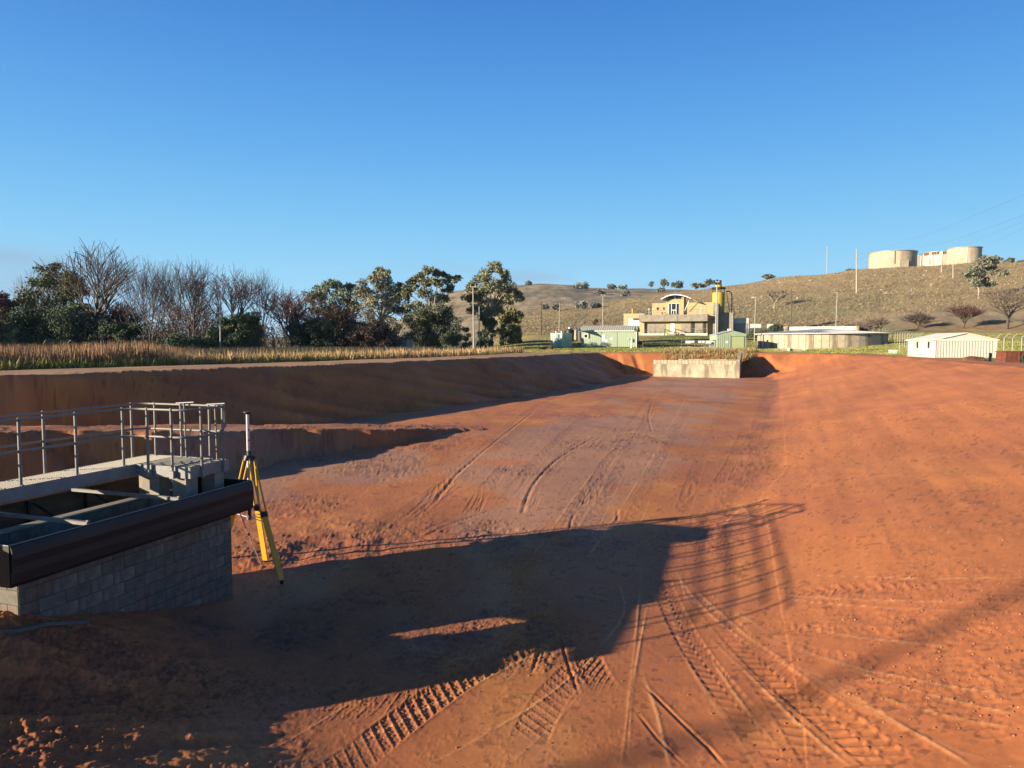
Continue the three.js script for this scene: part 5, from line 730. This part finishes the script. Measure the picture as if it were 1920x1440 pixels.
putGum('small round dark clipped bush left of the grey light pole', 'shrub', 862, 885, 612, 640, 112, { name: 'round_shrub', seed: 27, bush: true, col: DARKG, clumps: 14, n: 60, bark: M.bark, leaf: 0.2, fork: 0.25 });
putGum('dark low shrub in front of the spiky evergreen', 'shrub', 930, 965, 606, 634, 147, { name: 'dark_shrub', seed: 28, bush: true, col: DARKG, clumps: 14, n: 60, bark: M.bark, leaf: 0.24, fork: 0.2 });
putGum('brown dome shaped shrub behind the long green shed', 'shrub', 1109, 1129, 597, 618, 160, { name: 'brown_shrub', seed: 29, bush: true, col: [0.07, 0.04, 0.03], clumps: 16, n: 60, bark: M.bark, leaf: 0.22, fork: 0.2 });
putGum('dark bush beside the low cream building', 'shrub', 1441, 1470, 606, 632, 165, { name: 'dark_shrub', seed: 30, bush: true, col: DARKG, clumps: 18, n: 60, bark: M.bark, leaf: 0.26, fork: 0.2 });
putGum('dark low hedge strip left of the low cream building', 'hedge bush', 1396, 1445, 618, 634, 169, { name: 'hedge_bush', seed: 34, bush: true, col: DARKG, clumps: 18, n: 50, bark: M.bark, leaf: 0.26, fork: 0.2 });
{ // brown scrub far behind the belt, too tangled to count
  const R = rng(77), lv = new Leaves(), tw = new Sticks(); for (let i = 0; i < 260; i++) { const px = -60 + 800 * R(), D = 150 + 50 * R(), b = at(px, 648, D); b.y = surface(b.x, D)[0]; const h = 4 + 7 * R() * (0.4 + 0.6 * vn(px * 0.02, 4)), w = 2.5 + 2 * R(), k = 0.7 + 0.6 * R(), c = R() < 0.5 ? [0.11, 0.075, 0.055] : [0.09, 0.08, 0.05];
    for (let q = 0; q < 9; q++) tw.add(b, V(b.x + (R() - 0.5) * w * 1.6, b.y + h * (0.6 + 0.5 * R()), b.z + (R() - 0.5) * w), 0.06, 0.03, 3);
    for (let q = 0; q < 110; q++) { const y = R(), wd = w * Math.sqrt(Math.max(0.1, 1 - (2 * y - 0.9) ** 2)); lv.leaf(b.x + (R() - 0.5) * 2 * wd, b.y + y * h, b.z + (R() - 0.5) * 2 * wd, 0.45, R, c.map((v) => v * k)); } }
  const t = thing('far_scrub', 'tangled brown scrub far behind the left tree belt', 'scrub'); part('twigs', tw.build(), M.twig, t).userData.kind = 'stuff'; part('leaves', lv.build(), leafMat, t).userData.kind = 'stuff'; t.userData.kind = 'stuff'; }
// right side, foot of the hill
putBare('low vase shaped bare tree, leftmost of three at the hill foot', 'tree', 1698, 1748, 582, 617, 205, { seed: 101, twig: M.twig, levels: 4, trunk: 0.2, forks: 5, spread: 0.9 });
putBare('small reddish twiggy tree, middle of three at the hill foot', 'tree', 1782, 1832, 570, 616, 205, { seed: 102, twig: M.twigRed, levels: 4, trunk: 0.24, forks: 5, leaf: 1, leafCol: [0.11, 0.05, 0.045] });
putBare('tall rounded bare tree, rightmost of three at the hill foot', 'tree', 1848, 1930, 523, 617, 205, { base: 1888, seed: 103, twig: M.twigPale, levels: 4, trunk: 0.2, forks: 6, spread: 0.85 });
putBare('pale leafless shrub behind the round tank near the wire fence', 'shrub', 1590, 1632, 600, 628, 170, { name: 'bare_shrub', seed: 104, twig: M.twigPale, bark: M.barkPale, levels: 4, stems: 3, trunk: 0.2 });
putBare('taller pale leafless shrub at the top of the wire fence', 'shrub', 1622, 1662, 592, 616, 185, { name: 'bare_shrub', seed: 105, twig: M.twigPale, bark: M.barkPale, levels: 4, stems: 3, trunk: 0.22 });
putBare('pale bare tree standing alone on the mid hillside', 'tree', 1433, 1473, 540, 576, 300, { seed: 106, twig: M.twigPale, bark: M.barkPale, levels: 3, trunk: 0.25, forks: 5, spread: 0.8, minr: 0.07 });
putGum('large grey gum with pale leaning trunk on the right hillside', 'gum tree', 1802, 1874, 482, 560, 300, { base: 1835, seed: 40, onHill: true, col: [0.075, 0.082, 0.055], n: 34, leaf: 0.6, fork: 0.42, px: [[1850, 490, 11], [1836, 493, 10], [1862, 498, 9], [1824, 503, 9], [1846, 507, 12], [1866, 511, 8], [1812, 512, 7], [1832, 518, 9], [1852, 522, 9], [1822, 530, 8], [1838, 534, 7], [1858, 530, 6]] });
const HT = [['gum tree on the skyline above the right hillside, behind the large grey gum', 1840, 1877, 478, 498, 420, 41], ['low round skyline tree right of the large grey gum', 1880, 1904, 482, 496, 410, 42], ['skyline tree at the right edge of the hill', 1906, 1932, 484, 497, 405, 43], ['small lone tree on the far left skyline of the hill', 983, 998, 525, 538, 1000, 44], ['wide clump of trees on the far skyline left of the building', 1074, 1110, 527, 550, 960, 45], ['medium skyline tree right of the wide clump', 1136, 1157, 531, 546, 980, 46], ['small skyline tree between the medium tree and the lone one', 1158, 1180, 533, 547, 970, 47], ['small lollipop tree on the skyline above the left wing', 1215, 1227, 526, 541, 900, 48], ['upright skyline tree above the tower bay', 1236, 1254, 521, 544, 620, 49], ['broad skyline tree above the tower bay', 1255, 1282, 525, 546, 610, 50], ['low wide tree clump on the skyline left of the silo', 1292, 1326, 528, 542, 570, 51], ['skyline tree just left of the silo', 1319, 1340, 522, 539, 560, 52], ['lone dark shrub on the skyline right of the silo', 1430, 1455, 513, 523, 450, 53], ['low shrub on the skyline left of the wide tan reservoir', 1586, 1606, 503, 511, 415, 54], ['grey tree in the far valley, left one of a pair', 1015, 1032, 567, 582, 780, 55], ['grey tree in the far valley, right one of a pair', 1034, 1052, 568, 583, 770, 56], ['broad grey tree clump in the far valley', 1076, 1102, 562, 579, 760, 57], ['low grey thicket in the far valley right of the broad clump', 1104, 1130, 565, 577, 740, 58], ['grey tree on the slope below the medium skyline tree', 1160, 1182, 543, 560, 800, 59], ['grey tree on the slope left of the medium skyline tree', 1112, 1136, 541, 553, 850, 60], ['grey shrub on the slope above the left wing', 1230, 1250, 538, 549, 640, 61], ['distant tree on the skyline between the gums, left one', 838, 850, 543, 556, 990, 62], ['distant tree on the far slope between the gums, right one', 852, 868, 550, 566, 960, 63]];
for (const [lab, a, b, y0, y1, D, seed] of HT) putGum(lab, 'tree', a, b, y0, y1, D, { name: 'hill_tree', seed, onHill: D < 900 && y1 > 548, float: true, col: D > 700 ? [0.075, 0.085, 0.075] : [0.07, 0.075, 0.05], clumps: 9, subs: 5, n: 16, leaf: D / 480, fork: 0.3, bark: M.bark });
// trees that stand out of view on the left and throw the long morning shade
{ let k = 0; for (const [x, d, h, w] of [[-84, 50, 14, 12], [-97, 55, 15, 12], [-78, 62, 15, 12], [-88, 66, 16, 12], [-98, 72, 17, 13], [-110, 76, 17, 14], [-122, 80, 18, 14], [-104, 90, 12, 13], [-132, 92, 19, 15]]) { const R = rng(300 + k), [gw, gl] = gumTree({ h, w, seed: 200 + k, leaf: 0.6, n: 40, col: DARKG, shape: bushShape(R, 26, 1) }); const t = thing('shelter_tree', ['foremost', 'next', 'nearest', 'second', 'third', 'fourth', 'fifth', 'back', 'farthest'][k] + ' dense shelter tree beyond the left edge, throwing shade on the belt', 'tree', [x, surface(x, d)[0], -d]); part('trunk', gw, M.bark, t); part('crown', gl, leafMat, t); k++; } }
{ // glimpses of pale buildings between the bushes
  const a = thing('pale_hut', 'pale hut wall showing at the right end of the wide dark hedge', 'hut', base3(754, 650, 108), -0.2); part('wall', [bx(2.0, 2.3, 3, -0.3, 1.1, -1.5)], M.galv, a); part('roof', [bx(2.5, 0.1, 3.4, -0.3, 2.33, -1.5, 0, 0, -0.12)], M.dark, a);
  const b = thing('cream_cottage', 'cream cottage glimpsed behind the dark rounded bushes', 'cottage', base3(582, 650, 125), -0.1); part('wall', [bx(6.5, 2.0, 5, -0.5, 0.9, -2.5)], M.cream, b); part('window', [bx(0.9, 0.8, 0.06, -1.2, 1.1, 0.03)], M.glass, b); part('roof', [bx(7, 0.2, 5.6, -0.5, 2.0, -2.5)], M.roofSheet, b); part('door', [bx(0.8, 1.7, 0.06, 0.6, 0.85, 0.03)], M.white, b);
}
// grasses: reeds, straw, tufts
function blades(n, h, w, spread, seed, lean) { const R = rng(seed), p = [], c = []; for (let i = 0; i < n; i++) { const a = R() * 6.283, x = (R() - 0.5) * spread, z = (R() - 0.5) * spread, hh = h * (0.6 + 0.5 * R()), lx = (R() - 0.5) * lean * hh, lz = (R() - 0.5) * lean * hh, dx = Math.cos(a) * w, dz = Math.sin(a) * w; p.push(x - dx, 0, z - dz, x + dx, 0, z + dz, x + lx * 0.5 + dx * 0.8, hh * 0.6, z + lz * 0.5 + dz * 0.8, x - dx, 0, z - dz, x + lx * 0.5 + dx * 0.8, hh * 0.6, z + lz * 0.5 + dz * 0.8, x + lx * 0.5 - dx * 0.8, hh * 0.6, z + lz * 0.5 - dz * 0.8, x + lx * 0.5 - dx * 0.8, hh * 0.6, z + lz * 0.5 - dz * 0.8, x + lx * 0.5 + dx * 0.8, hh * 0.6, z + lz * 0.5 + dz * 0.8, x + lx, hh, z + lz); } const g = new THREE.BufferGeometry(); g.setAttribute('position', new THREE.Float32BufferAttribute(p, 3)); g.computeVertexNormals(); return g; }
function scatter(name, label, cat, geo, spots, cols, seed) {
  const R = rng(seed), m = new THREE.InstancedMesh(geo, std(1, 1, 1, 0.95, { side: THREE.DoubleSide }), spots.length), q = new THREE.Quaternion(), Y = V(0, 1, 0), c = new THREE.Color(); m.name = numbered(name); m.castShadow = m.receiveShadow = true;
  spots.forEach(([x, y, d, s], i) => { q.setFromAxisAngle(Y, R() * 6.283); m.setMatrixAt(i, new THREE.Matrix4().compose(V(x, y, -d), q, V(s, s * (0.8 + 0.4 * R()), s))); const k = cols[Math.floor(R() * cols.length)], f = 0.7 + 0.6 * R(); m.setColorAt(i, c.setRGB(k[0] * f, k[1] * f, k[2] * f)); });
  scene.add(m); tag(m, label, cat, null, 'stuff');
}
const STRAW = [[0.42, 0.29, 0.13], [0.36, 0.25, 0.12], [0.30, 0.19, 0.09], [0.45, 0.33, 0.17]], REED = [[0.30, 0.17, 0.09], [0.24, 0.13, 0.075], [0.36, 0.23, 0.12], [0.27, 0.19, 0.10]], LUSH = [[0.26, 0.24, 0.05], [0.20, 0.20, 0.045], [0.34, 0.28, 0.08]], TUS = [[0.24, 0.187, 0.10], [0.215, 0.168, 0.09], [0.19, 0.15, 0.083], [0.26, 0.205, 0.11]];
function fill(n, seed, pick) { const R = rng(seed), out = []; for (let i = 0; i < n; i++) { const s = pick(R); if (s) out.push(s); } return out; }
const onMap = (px, d) => [(px - 960) / FPX * d, d];
scatter('reed_bed', 'tall brown reeds in sunlight beyond the track on the left', 'reeds', blades(7, 1.32, 0.022, 0.5, 1, 0.35), fill(15000, 2, (R) => { const [x, d] = onMap(-80 + R() * 560, 36 + R() * 44); const c = sdf(CP, x, d), px = 960 + FPX * x / d; if (c < 9.6 + 0.8 * vn(x * 0.4, d * 0.4)) return null; const edge = sst(430, 250, px); if (R() > 0.25 + 0.75 * edge) return null; return [x, surface(x, d)[0] - 0.05, d, mix(0.6, 1.0, edge) * (0.62 + 0.5 * vn(x * 0.22 + 4, d * 0.22) + 0.2 * R())]; }), REED, 3);
scatter('straw_grass', 'straw coloured long grass along the far side of the pit track', 'grass', blades(8, 0.85, 0.02, 0.6, 4, 0.7), fill(16000, 5, (R) => { const [x, d] = onMap(330 + R() * 700, 44 + R() * 52); const c = sdf(CP, x, d), k = 6.4 + 0.9 * vn(x * 0.4, d * 0.3); if (c < k + 2 || c > k + 4 + 3 * vn(x * 0.1, d * 0.1) + 9 * sst(2, 12, x)) return null; return [x, surface(x, d)[0] - 0.03, d, 0.7 + 0.5 * R()]; }), STRAW, 6);
scatter('lush_grass', 'yellow green grass at the foot of the reeds', 'grass', blades(9, 0.55, 0.02, 0.6, 7, 0.9), fill(9000, 8, (R) => { const [x, d] = onMap(-60 + R() * 700, 34 + R() * 30); const c = sdf(CP, x, d), k = 8.4 + 0.7 * vn(x * 0.5, d * 0.5); if (c < k || c > k + 2.0 * vn(x * 0.25 + 4, d * 0.25)) return null; return [x, surface(x, d)[0] - 0.02, d, 0.6 + 0.7 * R()]; }), LUSH, 9);
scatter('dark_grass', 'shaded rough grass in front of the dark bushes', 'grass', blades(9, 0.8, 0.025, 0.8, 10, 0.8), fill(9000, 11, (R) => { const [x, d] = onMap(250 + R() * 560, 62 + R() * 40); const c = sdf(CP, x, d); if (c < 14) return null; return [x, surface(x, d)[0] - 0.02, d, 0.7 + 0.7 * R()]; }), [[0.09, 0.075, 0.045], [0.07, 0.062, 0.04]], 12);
scatter('crest_grass', 'dry grass on the bank behind the inlet wall', 'grass', blades(9, 0.5, 0.02, 0.6, 13, 0.8), fill(2600, 14, (R) => { const [x, d] = onMap(1245 + R() * 170, 84 + R() * 24); if (d < 86) return null; return [x, surface(x, d)[0] - 0.02, d, 0.7 + 0.7 * R()]; }), [[0.34, 0.25, 0.12], [0.25, 0.2, 0.09], [0.2, 0.17, 0.07]], 15);
scatter('lawn_tufts', 'short green grass tufts around the sheds', 'grass', blades(8, 0.16, 0.02, 0.6, 16, 0.9), fill(16000, 17, (R) => { const [x, d] = onMap(880 + R() * 1040, 70 + Math.pow(R(), 1.2) * 100); const r = Math.hypot(x, d), c = sdf(CP, x, d); if (isEarth(x, d, c)) return null; return [x, surface(x, d)[0] - 0.02, d, 0.7 + 0.8 * R()]; }), [[0.15, 0.19, 0.035], [0.20, 0.22, 0.05], [0.30, 0.26, 0.09]], 18);
{ const g = new THREE.DodecahedronGeometry(1, 0); g.scale(1, 0.6, 0.8); scatter('hill_rocks', 'pale rocks scattered over the dry hillside', 'rocks', g, fill(420, 61, (R) => { const px = 1400 + R() * 540, d = 260 + R() * 150, [x] = onMap(px, d); if (vn(px * 0.02, d * 0.05) < 0.55) return null; return [x, surface(x, d)[0], d, 0.25 + 0.5 * R() * R()]; }), [[0.36, 0.32, 0.26], [0.28, 0.25, 0.2]], 62); }
scatter('tussock_grass', 'dry tussock grass speckling the hillside', 'grass', blades(7, 0.5, 0.05, 1.1, 19, 1.1), fill(60000, 20, (R) => { const px = 900 + R() * 1060, d = 212 * Math.pow(520 / 212, Math.pow(R(), 0.8)), [x] = onMap(px, d); return [x, surface(x, d)[0] - 0.05, d, (0.6 + 0.9 * R() * R())]; }), TUS, 21);
// loose earth: clods and pale chips on the near ground
{ const g = new THREE.IcosahedronGeometry(1, 1), P = g.attributes.position; for (let i = 0; i < P.count; i++) { const k = 0.75 + 0.5 * vn(P.getX(i) * 2.3 + 9, P.getY(i) * 2.3 + P.getZ(i) * 3.1); P.setXYZ(i, P.getX(i) * k, P.getY(i) * k * 0.75, P.getZ(i) * k); } g.computeVertexNormals();
  const spots = (n, seed, smin, smax, keep) => fill(n, seed, (R) => { const d = 4.6 * Math.pow(40 / 4.6, Math.pow(R(), 0.9)), px = -60 + 2040 * R(), x = (px - 960) / FPX * d; if (sdf(CP, x, d) > -0.5 || R() > keep(x, d)) return null; const s = smin + (smax - smin) * Math.pow(R(), 4); return [x, surface(x, d)[0] + s * 0.25, d, s * (0.8 + d / 60)]; });
  const patch = (x, d) => 0.12 + sst(0.5, 0.68, fbm(x * 0.35 + 50, d * 0.35 + 9, 3)) * 0.8 + Math.exp(-(((x + 4.3) / 2.2) ** 2 + ((d - 9.3) / 0.5) ** 2)) + Math.exp(-(((x + 3.6) / 2.6) ** 2 + ((d - 17.6) / 2.3) ** 2));
  scatter('earth_clods', 'loose red earth clods scattered on the pit floor', 'clods', g, spots(40000, 31, 0.004, 0.017, (x, d) => patch(x, d) * 0.9 - 0.06), [[0.28, 0.105, 0.05], [0.22, 0.075, 0.04], [0.33, 0.14, 0.06]], 32);
  scatter('pale_chips', 'small pale stone chips scattered on the red earth', 'chips', g, spots(450, 33, 0.004, 0.008, () => 0.6), [[0.5, 0.42, 0.32], [0.42, 0.33, 0.25]], 34); }
for (const [px, py, w, h, D, lab] of [[1024, 657, 32, 5, 118, 'dark loose soil heap left of the green container'], [1066, 660, 22, 2.5, 114, 'low dark soil heap in front of the green container'], [1825, 681, 40, 8, 54, 'low red dirt heap in front of the cream shed']]) { const s = D / FPX, g = new THREE.IcosahedronGeometry(1, 4), P = g.attributes.position; for (let i = 0; i < P.count; i++) { const x = P.getX(i), y = P.getY(i), z = P.getZ(i), k = 0.7 + 0.6 * fbm(x * 2.5 + px, z * 2.5 + y * 2, 4); P.setXYZ(i, x * k * w * s / 2, y * k * h * s, z * k * w * s / 3); } g.computeVertexNormals(); const b = base3(px, py, D), m = part('soil_heap', g, grainy([0.16, 0.065, 0.035], 0.6, 0.97, 0.6, 0.5, [0.07, 0.035, 0.02], px % 7)); m.position.set(...b); tag(m, lab, 'soil heap'); }

{ const G = { hill_tree: 'trees scattered over the far hill', reservoir_tank: 'reservoir tanks on the hilltop', power_line: 'power lines at the right edge', kerb_block: 'kerb blocks by the round tank', valve_key: 'valve keys on the platform', guard_rail: 'guard rails of the walkway', water_tank: 'black water tanks behind the container', white_notice: 'white notices above the water tanks', bare_tree: 'bare winter trees', gum_tree: 'gum trees', lamp_pole: 'pale light poles', power_pole: 'power poles', transmission_pole: 'transmission poles on the hill', dark_shrub: 'dark shrubs of the left belt', hedge_bush: 'dark hedge bushes', soil_heap: 'soil heaps at the pit edge', white_board: 'white boards above the mesh fence', leaning_sheet: 'dark sheets leaning by the green shed', shelter_tree: 'shelter trees beyond the left edge', wire_fence: 'wire fences' };
  for (const o of scene.children) { const k = o.name.replace(/_[0-9]+$/, ''); if (G[k] && !o.userData.group) o.userData.group = G[k]; } }
renderer.render(scene, camera);
